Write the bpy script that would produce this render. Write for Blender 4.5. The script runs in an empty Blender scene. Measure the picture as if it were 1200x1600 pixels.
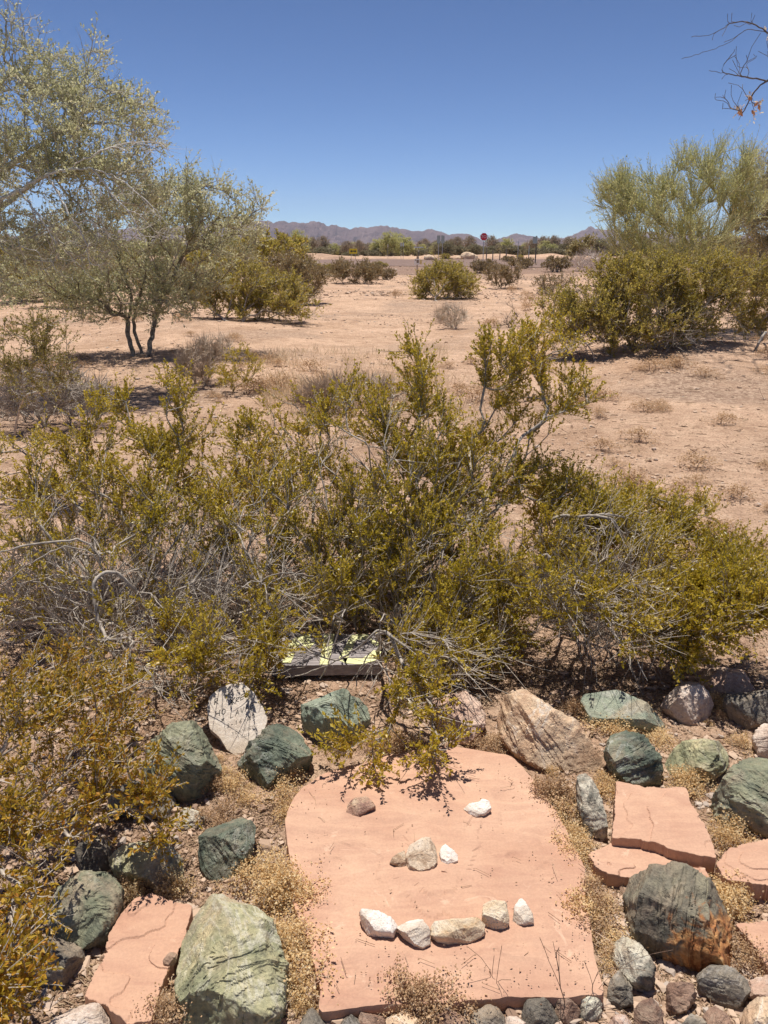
import bpy, math
import numpy as np
from mathutils import Vector

# ------------------------------------------------------------------ camera, sky, sun, exposure
scene = bpy.context.scene
F, CX, CY, H = 1256.0, 600.0, 800.0, 1.6          # focal length and centre in photo pixels, eye height
PITCH = math.atan(412.0 / F)
cam = bpy.data.cameras.new('camera'); cam_o = bpy.data.objects.new('camera', cam)
scene.collection.objects.link(cam_o); scene.camera = cam_o
cam.sensor_fit = 'VERTICAL'; cam.sensor_height = 36.0; cam.lens = 36.0 * F / 1600.0
cam.clip_start = 0.05; cam.clip_end = 30000
cam_o.location = (0, 0, H); cam_o.rotation_euler = (math.pi / 2 - PITCH, 0, 0)

SUN_EL, SUN_AZ = math.radians(77), math.radians(-14)   # azimuth from +Y towards +X
world = bpy.data.worlds.new('World'); scene.world = world; world.use_nodes = True
wn, wl = world.node_tree.nodes, world.node_tree.links
sky = wn.new('ShaderNodeTexSky'); sky.sky_type = 'NISHITA'; sky.sun_disc = False
sky.sun_elevation = SUN_EL; sky.sun_rotation = SUN_AZ
sky.air_density = 0.5; sky.dust_density = 0.0; sky.ozone_density = 4.0; sky.altitude = 0
bg = wn['Background']; bg.inputs['Strength'].default_value = 0.058
gam = wn.new('ShaderNodeGamma'); gam.inputs['Gamma'].default_value = 1.25      # the deep, contrasty blue of dry desert air
wl.new(sky.outputs[0], gam.inputs['Color']); wl.new(gam.outputs[0], bg.inputs['Color'])
sl = bpy.data.lights.new('sun', 'SUN'); sl.energy = 4.6; sl.angle = math.radians(0.5); sl.color = (1, 0.955, 0.89)
so = bpy.data.objects.new('sun', sl); scene.collection.objects.link(so)
sv = Vector((math.sin(SUN_AZ) * math.cos(SUN_EL), math.cos(SUN_AZ) * math.cos(SUN_EL), math.sin(SUN_EL)))
so.rotation_euler = sv.to_track_quat('Z', 'Y').to_euler(); so.location = (0, 0, 50)
vs = scene.view_settings
vs.view_transform = 'Standard'; vs.look = 'None'; vs.exposure = 0.40; vs.gamma = 1.0; vs.use_curve_mapping = False
scene.cycles.max_bounces = 6; scene.cycles.diffuse_bounces = 3; scene.cycles.transmission_bounces = 3
scene.cycles.volume_bounces = 0; scene.cycles.use_adaptive_sampling = True; scene.cycles.adaptive_threshold = 0.015

# ------------------------------------------------------------------ helpers
FW = np.array([0, math.cos(PITCH), -math.sin(PITCH)]); UP = np.array([0, math.sin(PITCH), math.cos(PITCH)])
CAM = np.array([0, 0, H])
def ray(x, y):
    return FW * F + np.array([1., 0, 0]) * (x - CX) + UP * (CY - y)
def at_Y(x, y, Y):
    r = ray(x, y); return CAM + r * (Y / r[1])
def at_z(x, y, z):
    r = ray(x, y); return CAM + r * ((z - H) / r[2])
def mpp(Y):                                      # metres per photo pixel at ground distance Y
    return (Y * math.cos(PITCH) + 0.35) / F

def _h(i, j, k, seed):
    n = (i.astype(np.int64) * 374761393 + j.astype(np.int64) * 668265263 + k.astype(np.int64) * 2147483647 + seed * 974634777) & 0xffffffff
    n = ((n ^ (n >> 13)) * 1274126177) & 0xffffffff
    n = ((n ^ (n >> 16)) * 2246822519) & 0xffffffff
    return ((n ^ (n >> 15)) & 0xffff) / 65535.0
def vnoise(x, y, z=0.0, seed=0):
    x, y, z = np.broadcast_arrays(np.asarray(x, float), np.asarray(y, float), np.asarray(z, float))
    i, j, k = np.floor(x), np.floor(y), np.floor(z)
    fx, fy, fz = x - i, y - j, z - k
    fx, fy, fz = [f * f * (3 - 2 * f) for f in (fx, fy, fz)]
    c = lambda a, b, d: _h(i + a, j + b, k + d, seed)
    l = lambda p, q, t: p + (q - p) * t
    return l(l(l(c(0,0,0), c(1,0,0), fx), l(c(0,1,0), c(1,1,0), fx), fy), l(l(c(0,0,1), c(1,0,1), fx), l(c(0,1,1), c(1,1,1), fx), fy), fz)
def fbm(x, y, z=0.0, seed=0, oct=4, gain=0.5):
    s, a, t, f = 0, 1.0, 0, 1.0
    for o in range(oct):
        s = s + a * (vnoise(np.asarray(x) * f, np.asarray(y) * f, np.asarray(z) * f, seed + o) - 0.5) * 2; t += a; a *= gain; f *= 2.03
    return s / t
def sm(x, a, b):
    t = np.clip((np.asarray(x, float) - a) / (b - a), 0, 1); return t * t * (3 - 2 * t)

def terrain(x, y):
    x, y = np.asarray(x, float), np.asarray(y, float)
    z = 0.02 * fbm(x * 1.3, y * 1.3, seed=3) * sm(y, 0.5, 2)
    z = z + 0.007 * fbm(x * 9, y * 9, seed=5, oct=3) * (1 - sm(y, 8, 16))
    z = z + 0.10 * fbm(x * .32, y * .32, seed=8) * sm(y, 4, 12)
    z = z + 0.18 * fbm(x * .07, y * .07, seed=9, oct=3) * sm(y, 18, 45)
    z = z + 0.22 * np.exp(-((x - 4.6) ** 2 / 5 + (y - 12.3) ** 2 / 2.2))        # mound under the right-hand bush
    z = z + 0.14 * np.exp(-((x + 3.8) ** 2 / 3 + (y - 17.5) ** 2 / 4))
    road = sm(y, 70, 78) * (1 - sm(y, 116, 124)); z = z * (1 - road) + 0.12 * road
    berm = np.exp(-((y - 134 - 4 * fbm(x * .03, 0.5, seed=4, oct=2)) / 4.5) ** 2) * (0.45 + 1.1 * np.maximum(0, fbm(x * .09, 3.3, seed=14, oct=3)))
    return z + berm * (1 - sm(np.abs(x), 150, 220))
def ground(x, y):
    g = ground_many(np.array([x], float), np.array([y], float)); return g[0]
def ground_many(x, y):
    r = FW[None] * F + np.array([[1., 0, 0]]) * (x - CX)[:, None] + UP[None] * (CY - y)[:, None]; z = np.zeros(len(x))
    for _ in range(4):
        p = CAM + r * ((z - H) / r[:, 2])[:, None]; z = terrain(p[:, 0], p[:, 1])
    return np.c_[p[:, :2], z]

C = scene.collection.objects
def make_mesh(name, V, faces, mats, smooth=False, mi=None):
    """faces: list of (n,k) int arrays; mi: one material index per list entry"""
    me = bpy.data.meshes.new(name)
    faces = [np.asarray(f, np.int64) for f in faces if len(f)]
    V = np.asarray(V, np.float32)
    me.vertices.add(len(V)); me.vertices.foreach_set('co', V.ravel())
    tot = np.concatenate([np.full(len(f), f.shape[1]) for f in faces])
    me.loops.add(int(tot.sum())); me.loops.foreach_set('vertex_index', np.concatenate([f.ravel() for f in faces]).astype(np.int32))
    me.polygons.add(len(tot)); me.polygons.foreach_set('loop_start', np.concatenate([[0], np.cumsum(tot)[:-1]]).astype(np.int32))
    me.polygons.foreach_set('loop_total', tot.astype(np.int32))
    if mi is not None:
        me.polygons.foreach_set('material_index', np.concatenate([np.full(len(f), m) for f, m in zip(faces, mi)]).astype(np.int32))
    me.polygons.foreach_set('use_smooth', np.full(len(tot), smooth))
    for m in (mats if isinstance(mats, (list, tuple)) else [mats]): me.materials.append(m)
    me.update(calc_edges=True); me.validate()
    return me
def link(name, me, parent=None, loc=None):
    o = bpy.data.objects.new(name, me); C.link(o)
    if loc is not None: o.location = loc
    if parent is not None: o.parent = parent
    return o
def tag(o, label=None, cat=None, group=None, kind=None):
    if label: o['label'] = label
    if cat: o['category'] = cat
    if group: o['group'] = group
    if kind: o['kind'] = kind
    return o
def empty(name, loc, label, cat, group=None, rz=0.0, sc=1.0):
    o = bpy.data.objects.new(name, None); C.link(o); o.empty_display_size = 0.1
    o.location = loc; o.rotation_euler = (0, 0, rz); o.scale = (sc, sc, sc) if np.isscalar(sc) else sc
    return tag(o, label, cat, group)
def copy_tree(src, loc, rz, sc, label, group=None):
    r = src.copy(); C.link(r); r.location = loc; r.rotation_euler = (0, 0, rz)
    r.scale = (sc, sc, sc) if np.isscalar(sc) else sc
    r['label'] = label
    if group: r['group'] = group
    for ch in list(src.children):
        c = ch.copy(); C.link(c); c.parent = r
    return r

class MB:                                         # collects boxes, cylinders and prisms into one mesh
    def __init__(s): s.v, s.f = [], {}
    def add(s, V, faces):
        b = sum(len(a) for a in s.v); s.v.append(np.asarray(V, float))
        for f in faces: s.f.setdefault(len(f), []).append([i + b for i in f])
    def box(s, c, d, rz=0.0):
        x, y, z = np.array(d) / 2; ca, sa = math.cos(rz), math.sin(rz)
        V = np.array([[a * x, b * y, e * z] for e in (-1, 1) for b in (-1, 1) for a in (-1, 1)])
        V = np.c_[V[:, 0] * ca - V[:, 1] * sa, V[:, 0] * sa + V[:, 1] * ca, V[:, 2]] + np.array(c)
        s.add(V, [(0,2,3,1), (4,5,7,6), (0,1,5,4), (2,6,7,3), (0,4,6,2), (1,3,7,5)])
    def cyl(s, p, q, r, n=8, r2=None):
        p, q = np.array(p, float), np.array(q, float); d = (q - p) / np.linalg.norm(q - p)
        a = np.cross(d, [.3, .9, .1] if abs(d[1]) < .9 else [1., 0, 0]); a /= np.linalg.norm(a); b = np.cross(d, a)
        t = np.arange(n) * 2 * math.pi / n; ring = np.cos(t)[:, None] * a + np.sin(t)[:, None] * b
        V = np.r_[p + ring * r, q + ring * (r if r2 is None else r2)]
        s.add(V, [(i, (i + 1) % n, n + (i + 1) % n, n + i) for i in range(n)] + [tuple(range(n))[::-1], tuple(range(n, 2 * n))])
    def prism(s, poly, y0, y1):                   # polygon in XZ, thick along Y
        n = len(poly); V = [[x, y0, z] for x, z in poly] + [[x, y1, z] for x, z in poly]
        s.add(V, [(i, (i + 1) % n, n + (i + 1) % n, n + i) for i in range(n)] + [tuple(range(n))[::-1], tuple(range(n, 2 * n))])
    def build(s, name, mat, parent=None, loc=None, smooth=False):
        return link(name, make_mesh(name, np.concatenate(s.v), [np.array(f) for f in s.f.values()], mat, smooth), parent, loc)

# ------------------------------------------------------------------ materials
def newmat(name):
    m = bpy.data.materials.new(name); m.use_nodes = True
    return m, m.node_tree.nodes, m.node_tree.links, m.node_tree.nodes['Principled BSDF']
def ramp(n, l, src, stops, interp='LINEAR'):
    r = n.new('ShaderNodeValToRGB'); r.color_ramp.interpolation = interp
    e = r.color_ramp.elements
    while len(e) < len(stops): e.new(0.5)
    for el, (p, c) in zip(e, stops):
        el.position = p; el.color = (*c, 1) if len(c) == 3 else c
    l.new(src, r.inputs[0]); return r.outputs[0]
def noise_n(n, l, co, scale, detail=6, rough=.6, dist=0.0):
    t = n.new('ShaderNodeTexNoise'); t.inputs['Scale'].default_value = scale; t.inputs['Detail'].default_value = detail
    t.inputs['Roughness'].default_value = rough; t.inputs['Distortion'].default_value = dist
    l.new(co, t.inputs['Vector']); return t.outputs['Fac']
def mixc(n, l, fac, a, b, blend='MIX'):
    m = n.new('ShaderNodeMix'); m.data_type = 'RGBA'; m.blend_type = blend
    for i, v in ((0, fac), (6, a), (7, b)):
        if isinstance(v, (int, float)): m.inputs[i].default_value = v
        elif isinstance(v, tuple): m.inputs[i].default_value = (*v, 1)
        else: l.new(v, m.inputs[i])
    return m.outputs[2]
def bump(n, l, hgt, strength, dist, bsdf, prev=None):
    b = n.new('ShaderNodeBump'); b.inputs['Strength'].default_value = strength; b.inputs['Distance'].default_value = dist
    l.new(hgt, b.inputs['Height'])
    if prev is not None: l.new(prev, b.inputs['Normal'])
    if bsdf is not None: l.new(b.outputs[0], bsdf.inputs['Normal'])
    return b.outputs[0]
def coords(n, l, jitter=True):
    tc = n.new('ShaderNodeTexCoord')
    if not jitter: return tc.outputs['Object']
    oi = n.new('ShaderNodeObjectInfo'); a = n.new('ShaderNodeVectorMath'); a.operation = 'MULTIPLY_ADD'
    cb = n.new('ShaderNodeCombineXYZ')
    for k in range(3): l.new(oi.outputs['Random'], cb.inputs[k])
    l.new(cb.outputs[0], a.inputs[0]); a.inputs[1].default_value = (37.1, 53.7, 19.3); l.new(tc.outputs['Object'], a.inputs[2])
    return a.outputs[0]
def math_n(n, l, op, a, b=0.0, c=0.0):
    m = n.new('ShaderNodeMath'); m.operation = op
    for i, v in enumerate((a, b, c)):
        if isinstance(v, (int, float)): m.inputs[i].default_value = v
        else: l.new(v, m.inputs[i])
    return m.outputs[0]

def warm(stops, k=1.3): return [(p, (min(.8, c[0] * k * 1.06), min(.8, c[1] * k), min(.8, c[2] * k * .86))) for p, c in stops]
def rock_mat(name, stops, speck=(0.03, 0.03, 0.03), speck_amt=.5, vein=None, vein_amt=.6, scale=7.0, rough=.75, bstr=.55, rust=None, dust=(.45, .3, .2), dust_amt=.25, tone=(.42, .32, .22), tone_amt=.6):
    m, n, l, b = newmat(name); co = coords(n, l)
    base = ramp(n, l, noise_n(n, l, co, scale, 9, .68, .6), stops)
    tn = ramp(n, l, noise_n(n, l, co, scale * .42, 7, .65, 1.2), [(.52, (0, 0, 0)), (.62, (1, 1, 1))])
    base = mixc(n, l, math_n(n, l, 'MULTIPLY', tn, tone_amt), base, tone)
    sp = ramp(n, l, noise_n(n, l, co, scale * 6, 5, .7), [(.56, (0, 0, 0)), (.66, (1, 1, 1))])
    col = mixc(n, l, math_n(n, l, 'MULTIPLY', sp, speck_amt), base, speck)
    if vein:
        v = noise_n(n, l, co, scale * .8, 7, .6, 1.6)
        v = math_n(n, l, 'ABSOLUTE', math_n(n, l, 'SUBTRACT', v, .5))
        vv = ramp(n, l, v, [(0, (1, 1, 1)), (.022, (.25, .25, .25)), (.05, (0, 0, 0))])
        brk = ramp(n, l, noise_n(n, l, co, scale * .5, 3), [(.42, (0, 0, 0)), (.58, (1, 1, 1))])
        col = mixc(n, l, math_n(n, l, 'MULTIPLY', math_n(n, l, 'MULTIPLY', vv, brk), vein_amt), col, vein)
    if rust:                                      # a patch of rusty mineral crust: (local centre, radius)
        cen, rad, cols = rust
        tc = n.new('ShaderNodeTexCoord'); d = n.new('ShaderNodeVectorMath'); d.operation = 'DISTANCE'
        l.new(tc.outputs['Object'], d.inputs[0]); d.inputs[1].default_value = cen
        k = math_n(n, l, 'ADD', math_n(n, l, 'DIVIDE', d.outputs['Value'], rad), math_n(n, l, 'MULTIPLY', math_n(n, l, 'SUBTRACT', noise_n(n, l, co, 13, 7, .65, 1.0), .5), 2.4))
        mk = ramp(n, l, k, [(.75, (1, 1, 1)), (.98, (0, 0, 0))])
        col = mixc(n, l, mk, col, ramp(n, l, noise_n(n, l, co, 22, 6, .6, 1.2), cols))
    du = ramp(n, l, noise_n(n, l, co, scale * 1.7, 6, .65), [(.5, (0, 0, 0)), (.75, (1, 1, 1))])
    col = mixc(n, l, math_n(n, l, 'MULTIPLY', du, dust_amt), col, dust)
    fine = noise_n(n, l, co, scale * 22, 3, .6)
    col = mixc(n, l, .55, col, ramp(n, l, fine, [(.25, (.35, .35, .35)), (.75, (.72, .72, .72))]), 'OVERLAY')
    l.new(col, b.inputs['Base Color']); b.inputs['Roughness'].default_value = rough; b.inputs['Specular IOR Level'].default_value = .35
    b1 = bump(n, l, noise_n(n, l, co, scale * 2.2, 9, .7, .4), bstr, .05, None)
    bump(n, l, noise_n(n, l, co, scale * 14, 5, .7), bstr * .7, .008, b, b1)
    return m

GREEN = rock_mat('green_stone', warm([(.3, (.06, .07, .057)), (.45, (.115, .13, .10)), (.58, (.19, .20, .15)), (.72, (.30, .30, .22))]), vein=(.46, .45, .35), vein_amt=.65, dust_amt=.4)
DKGREEN = rock_mat('dark_green_stone', warm([(.3, (.035, .045, .04)), (.46, (.075, .095, .08)), (.62, (.14, .165, .135)), (.8, (.28, .29, .23))]), vein=(.46, .46, .40), vein_amt=.7, scale=9, dust_amt=.3)
BLUEGREEN = rock_mat('blue_green_stone', warm([(.3, (.10, .13, .115)), (.46, (.185, .225, .195)), (.64, (.27, .30, .255)), (.8, (.42, .37, .29))]), vein=(.5, .48, .42), vein_amt=.5, speck_amt=.4, scale=6, dust_amt=.35)
YELGREEN = rock_mat('yellow_green_stone', warm([(.3, (.10, .105, .075)), (.44, (.20, .21, .14)), (.56, (.31, .30, .20)), (.68, (.42, .36, .24)), (.82, (.36, .22, .14))]), vein=(.6, .56, .44), vein_amt=.7, scale=6, dust_amt=.35)
TANROCK = rock_mat('tan_stone', [(.28, (.38, .22, .13)), (.48, (.60, .41, .26)), (.66, (.72, .55, .38)), (.85, (.82, .70, .55))], speck=(.20, .11, .07), speck_amt=.35, vein=(.85, .78, .68), scale=6, dust=(.62, .40, .25))
PALEROCK = rock_mat('pale_quartz_stone', [(.28, (.42, .30, .23)), (.48, (.66, .52, .42)), (.7, (.80, .70, .60)), (.88, (.86, .80, .73))], speck=(.25, .14, .1), speck_amt=.35, vein=(.45, .25, .16), vein_amt=.4, scale=8)
PINKROCK = rock_mat('pink_stone', [(.28, (.30, .17, .12)), (.48, (.52, .34, .25)), (.68, (.66, .47, .36)), (.86, (.80, .68, .58))], speck=(.16, .09, .07), speck_amt=.4, vein=(.8, .72, .64), scale=8)
GREYROCK = rock_mat('grey_stone', warm([(.28, (.055, .05, .048)), (.48, (.13, .118, .108)), (.66, (.22, .195, .17)), (.86, (.35, .30, .25))]), vein=(.5, .46, .4), vein_amt=.45, scale=8)
LICHEN = rock_mat('speckled_grey_stone', warm([(.36, (.07, .07, .068)), (.47, (.20, .195, .18)), (.55, (.46, .43, .39)), (.7, (.66, .60, .52))]), speck_amt=.6, scale=16)
BROWNROCK = rock_mat('brown_stone', [(.3, (.13, .07, .05)), (.5, (.27, .16, .11)), (.7, (.40, .26, .18)), (.86, (.52, .38, .28))], vein=(.5, .4, .3), vein_amt=.3, scale=9)
WHITEROCK = rock_mat('white_quartz', [(.25, (.62, .46, .36)), (.45, (.78, .67, .57)), (.65, (.84, .78, .70)), (.88, (.86, .83, .78))], speck=(.5, .3, .18), speck_amt=.2, vein=(.62, .42, .28), vein_amt=.4, scale=18, rough=.55, bstr=.35, dust=(.72, .5, .36), dust_amt=.3)
MOTTLED = rock_mat('mottled_cream_stone', [(.34, (.20, .12, .075)), (.43, (.46, .30, .19)), (.54, (.78, .60, .43)), (.75, (.88, .74, .59))], speck=(.12, .08, .055), speck_amt=.7, scale=20, bstr=.6, tone=(.72, .54, .38), dust=(.7, .5, .36))
PURPLE = rock_mat('purple_banded_stone', [(.33, (.15, .07, .06)), (.43, (.36, .21, .16)), (.53, (.62, .44, .29)), (.75, (.76, .60, .45))], scale=15, tone=(.42, .24, .16))
AMBER = rock_mat('amber_stone', [(.30, (.52, .29, .12)), (.44, (.70, .52, .34)), (.6, (.80, .67, .50)), (.8, (.84, .76, .64))], scale=14, speck_amt=.15, dust_amt=.1)
SIGNED = rock_mat('chalky_stone', [(.3, (.56, .46, .37)), (.5, (.66, .56, .46)), (.75, (.74, .65, .55))], speck=(.35, .26, .20), speck_amt=.25, scale=9, bstr=.3)

def sandstone():
    m, n, l, b = newmat('pink_sandstone'); co = coords(n, l)
    c = ramp(n, l, noise_n(n, l, co, 3.2, 5, .55, .5), [(.3, (.43, .235, .155)), (.5, (.49, .29, .195)), (.7, (.57, .36, .245))])
    st = n.new('ShaderNodeMapping'); st.inputs['Scale'].default_value = (3, 11, 3); st.inputs['Rotation'].default_value = (0, 0, .5); l.new(co, st.inputs[0])
    c = mixc(n, l, .32, c, ramp(n, l, noise_n(n, l, st.outputs[0], 2.2, 8, .65, 1.0), [(.35, (.36, .20, .145)), (.65, (.60, .385, .255))]))
    pat = ramp(n, l, noise_n(n, l, co, 9, 8, .7, .8), [(.60, (0, 0, 0)), (.66, (1, 1, 1))])
    c = mixc(n, l, math_n(n, l, 'MULTIPLY', pat, .6), c, (.64, .43, .30))
    dk = ramp(n, l, noise_n(n, l, co, 34, 4, .7), [(.66, (0, 0, 0)), (.74, (1, 1, 1))])
    c = mixc(n, l, math_n(n, l, 'MULTIPLY', dk, .5), c, (.27, .13, .085))
    c = mixc(n, l, .3, c, ramp(n, l, noise_n(n, l, co, 160, 2), [(.3, (.4, .4, .4)), (.7, (.62, .62, .62))]), 'OVERLAY')
    l.new(c, b.inputs['Base Color']); b.inputs['Roughness'].default_value = .85; b.inputs['Specular IOR Level'].default_value = .2
    lay = ramp(n, l, noise_n(n, l, co, 5.5, 4, .55, .9), [(.34, (0, 0, 0)), (.352, (.45, .45, .45)), (.63, (.55, .55, .55)), (.642, (1, 1, 1))])
    b1 = bump(n, l, lay, .3, .005, None)
    b2 = bump(n, l, noise_n(n, l, co, 26, 6, .7), .4, .006, None, b1)
    bump(n, l, noise_n(n, l, co, 220, 2, .6), .3, .0012, b, b2)
    return m
SANDSTONE = sandstone()

def ground_mat():
    m, n, l, b = newmat('desert_soil'); co = coords(n, l, False)
    c = ramp(n, l, noise_n(n, l, co, .55, 6, .6, .4), [(.3, (.47, .295, .19)), (.5, (.54, .355, .238)), (.7, (.60, .40, .272))])
    c = mixc(n, l, .6, c, ramp(n, l, noise_n(n, l, co, 5.5, 10, .78), [(.34, (.30, .185, .125)), (.52, (.55, .375, .255)), (.70, (.71, .53, .38))]))  # soil mottle, with shadows of pebbles and litter put into the colour
    pt = ramp(n, l, noise_n(n, l, co, .9, 7, .72, .8), [(.36, (.80, .77, .74)), (.5, (1, 1, 1)), (.64, (1.16, 1.17, 1.18))])  # lighter and darker patches painted in place of shading on low hummocks
    c = mixc(n, l, 1.0, c, pt, 'MULTIPLY')
    gv = ramp(n, l, noise_n(n, l, co, .33, 5, .65, .8), [(.5, (0, 0, 0)), (.64, (1, 1, 1))])       # stony grey-brown patches
    v = n.new('ShaderNodeTexVoronoi'); v.inputs['Scale'].default_value = 26; l.new(co, v.inputs['Vector'])
    bw = n.new('ShaderNodeRGBToBW'); l.new(v.outputs['Color'], bw.inputs[0])
    stones = ramp(n, l, bw.outputs[0], [(.2, (.19, .125, .09)), (.5, (.34, .235, .17)), (.8, (.50, .37, .27))])
    c = mixc(n, l, math_n(n, l, 'MULTIPLY', gv, .75), c, stones)
    sx = n.new('ShaderNodeSeparateXYZ'); l.new(co, sx.inputs[0])
    yb = math_n(n, l, 'ADD', sx.outputs[1], math_n(n, l, 'MULTIPLY', math_n(n, l, 'SUBTRACT', noise_n(n, l, co, .12, 4), .5), 40))
    mr = n.new('ShaderNodeMapRange'); l.new(yb, mr.inputs[0]); mr.inputs[1].default_value = 44; mr.inputs[2].default_value = 58
    m2 = n.new('ShaderNodeMapRange'); l.new(yb, m2.inputs[0]); m2.inputs[1].default_value = 132; m2.inputs[2].default_value = 122
    c = mixc(n, l, math_n(n, l, 'MULTIPLY', math_n(n, l, 'MULTIPLY', mr.outputs[0], m2.outputs[0]), .8), c, (.205, .135, .105))
    sp = ramp(n, l, noise_n(n, l, co, 55, 3, .7), [(.37, (1, 1, 1)), (.50, (0, 0, 0))])  # dark specks, partly painted pebble shadows
    c = mixc(n, l, math_n(n, l, 'MULTIPLY', sp, .62), c, (.20, .115, .07))
    sp2 = ramp(n, l, noise_n(n, l, co, 70, 3, .7), [(.62, (0, 0, 0)), (.7, (1, 1, 1))])
    c = mixc(n, l, math_n(n, l, 'MULTIPLY', sp2, .6), c, (.70, .53, .38))
    l.new(c, b.inputs['Base Color']); b.inputs['Roughness'].default_value = .95; b.inputs['Specular IOR Level'].default_value = .1
    s3 = ramp(n, l, noise_n(n, l, co, 17, 6, .8), [(.30, (.66, .62, .58)), (.44, (1.06, 1.05, 1.05)), (.60, (1.07, 1.07, 1.07)), (.75, (1.28, 1.30, 1.32))])
    c = mixc(n, l, .8, c, s3, 'MULTIPLY'); l.new(c, b.inputs['Base Color'])
    b1 = bump(n, l, noise_n(n, l, co, 7, 8, .7), .9, .06, None)
    b2 = bump(n, l, noise_n(n, l, co, 48, 5, .75), .9, .014, None, b1)
    bump(n, l, v.outputs['Distance'], .35, .01, b, b2)
    return m
SOIL = ground_mat()

def simple(name, col, rough=.6, var=None, scale=40, bstr=.15, metal=0.0, bdist=.003):
    m, n, l, b = newmat(name); co = coords(n, l)
    if var: l.new(ramp(n, l, noise_n(n, l, co, scale, 6, .65), [(.3, col), (.7, var)]), b.inputs['Base Color'])
    else: b.inputs['Base Color'].default_value = (*col, 1)
    b.inputs['Roughness'].default_value = rough; b.inputs['Metallic'].default_value = metal
    bump(n, l, noise_n(n, l, co, scale * 2, 4), bstr, bdist, b)
    return m
def leaf_mat(name, cols, trans=.3, rough=.45, spec=.4):
    m, n, l, b = newmat(name)
    g = n.new('ShaderNodeNewGeometry')
    big = noise_n(n, l, g.outputs['Position'], 2.3, 3)
    f = math_n(n, l, 'ADD', math_n(n, l, 'MULTIPLY', g.outputs['Random Per Island'], .62), math_n(n, l, 'MULTIPLY', math_n(n, l, 'SUBTRACT', big, .2), .60))
    c = ramp(n, l, f, cols)
    l.new(c, b.inputs['Base Color']); b.inputs['Roughness'].default_value = rough; b.inputs['Specular IOR Level'].default_value = spec
    t = n.new('ShaderNodeBsdfTranslucent'); l.new(c, t.inputs['Color'])
    x = n.new('ShaderNodeMixShader'); x.inputs[0].default_value = trans
    l.new(b.outputs[0], x.inputs[1]); l.new(t.outputs[0], x.inputs[2]); l.new(x.outputs[0], n['Material Output'].inputs[0])
    return m
OLIVE = leaf_mat('creosote_leaf', [(.10, (.21, .165, .014)), (.35, (.40, .305, .022)), (.6, (.55, .405, .036)), (.8, (.68, .50, .085)), (.95, (.60, .30, .04))], trans=.48, rough=.36, spec=.5)
RUSTY = leaf_mat('rusty_creosote_leaf', [(.10, (.19, .14, .015)), (.35, (.36, .25, .024)), (.6, (.52, .34, .04)), (.82, (.56, .27, .04)), (.95, (.48, .19, .035))], trans=.42)
MIDLEAF = leaf_mat('olive_leaf', [(.10, (.25, .205, .04)), (.45, (.40, .32, .06)), (.7, (.54, .42, .10)), (.95, (.62, .45, .15))], trans=.5)
BROWNLEAF = leaf_mat('brown_shrub_leaf', [(.10, (.20, .145, .07)), (.5, (.33, .24, .11)), (.9, (.44, .33, .18))])
GREYLEAF = leaf_mat('grey_green_leaf', [(.10, (.38, .375, .19)), (.45, (.52, .505, .28)), (.75, (.64, .60, .37)), (.95, (.72, .63, .44))], trans=.5)
PALOLEAF = leaf_mat('pale_green_twig', [(.10, (.42, .42, .15)), (.5, (.56, .54, .22)), (.9, (.68, .62, .32))], trans=.5)
GOLDLEAF = leaf_mat('golden_twig', [(.10, (.30, .25, .10)), (.5, (.42, .34, .15)), (.9, (.5, .41, .21))])
FARLEAF = leaf_mat('far_tree_leaf', [(.10, (.20, .18, .10)), (.5, (.29, .255, .15)), (.9, (.40, .34, .21))], trans=.4)  # both far leaf colours are lightened and greyed to suggest haze
FARBROWN = leaf_mat('far_brown_tree_leaf', [(.10, (.28, .215, .15)), (.5, (.38, .30, .21)), (.9, (.48, .39, .28))], trans=.4)
STRAW = leaf_mat('straw', [(.12, (.46, .34, .19)), (.45, (.64, .49, .31)), (.75, (.76, .62, .42)), (.95, (.6, .43, .25))], trans=.3, rough=.7, spec=.2)
SEEDS = leaf_mat('dry_seed_head', [(.10, (.52, .32, .13)), (.35, (.78, .55, .27)), (.6, (.88, .69, .40)), (.95, (.9, .77, .52))], trans=.5, rough=.7, spec=.15)
BROWNSEEDS = leaf_mat('brown_seed_head', [(.10, (.30, .17, .09)), (.45, (.54, .35, .19)), (.75, (.68, .48, .29)), (.95, (.76, .59, .39))], trans=.35, rough=.7, spec=.15)
PUFF = simple('white_seed_puff', (.62, .54, .38), .9, (.74, .68, .54), 200)
POD = simple('orange_pod', (.5, .2, .08), .7, (.66, .36, .18), 80)
BARK = simple('grey_bark', (.19, .155, .12), .85, (.55, .475, .395), 45, .4)
DKBARK = simple('dark_bark', (.065, .05, .042), .9, (.22, .18, .15), 30, .5, bdist=.01)
PALEBARK = simple('bleached_bark', (.34, .30, .26), .85, (.56, .51, .45), 60, .3)
TREEBARK = simple('silver_bark', (.27, .245, .17), .85, (.64, .59, .48), 18, .4, bdist=.006)

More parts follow.
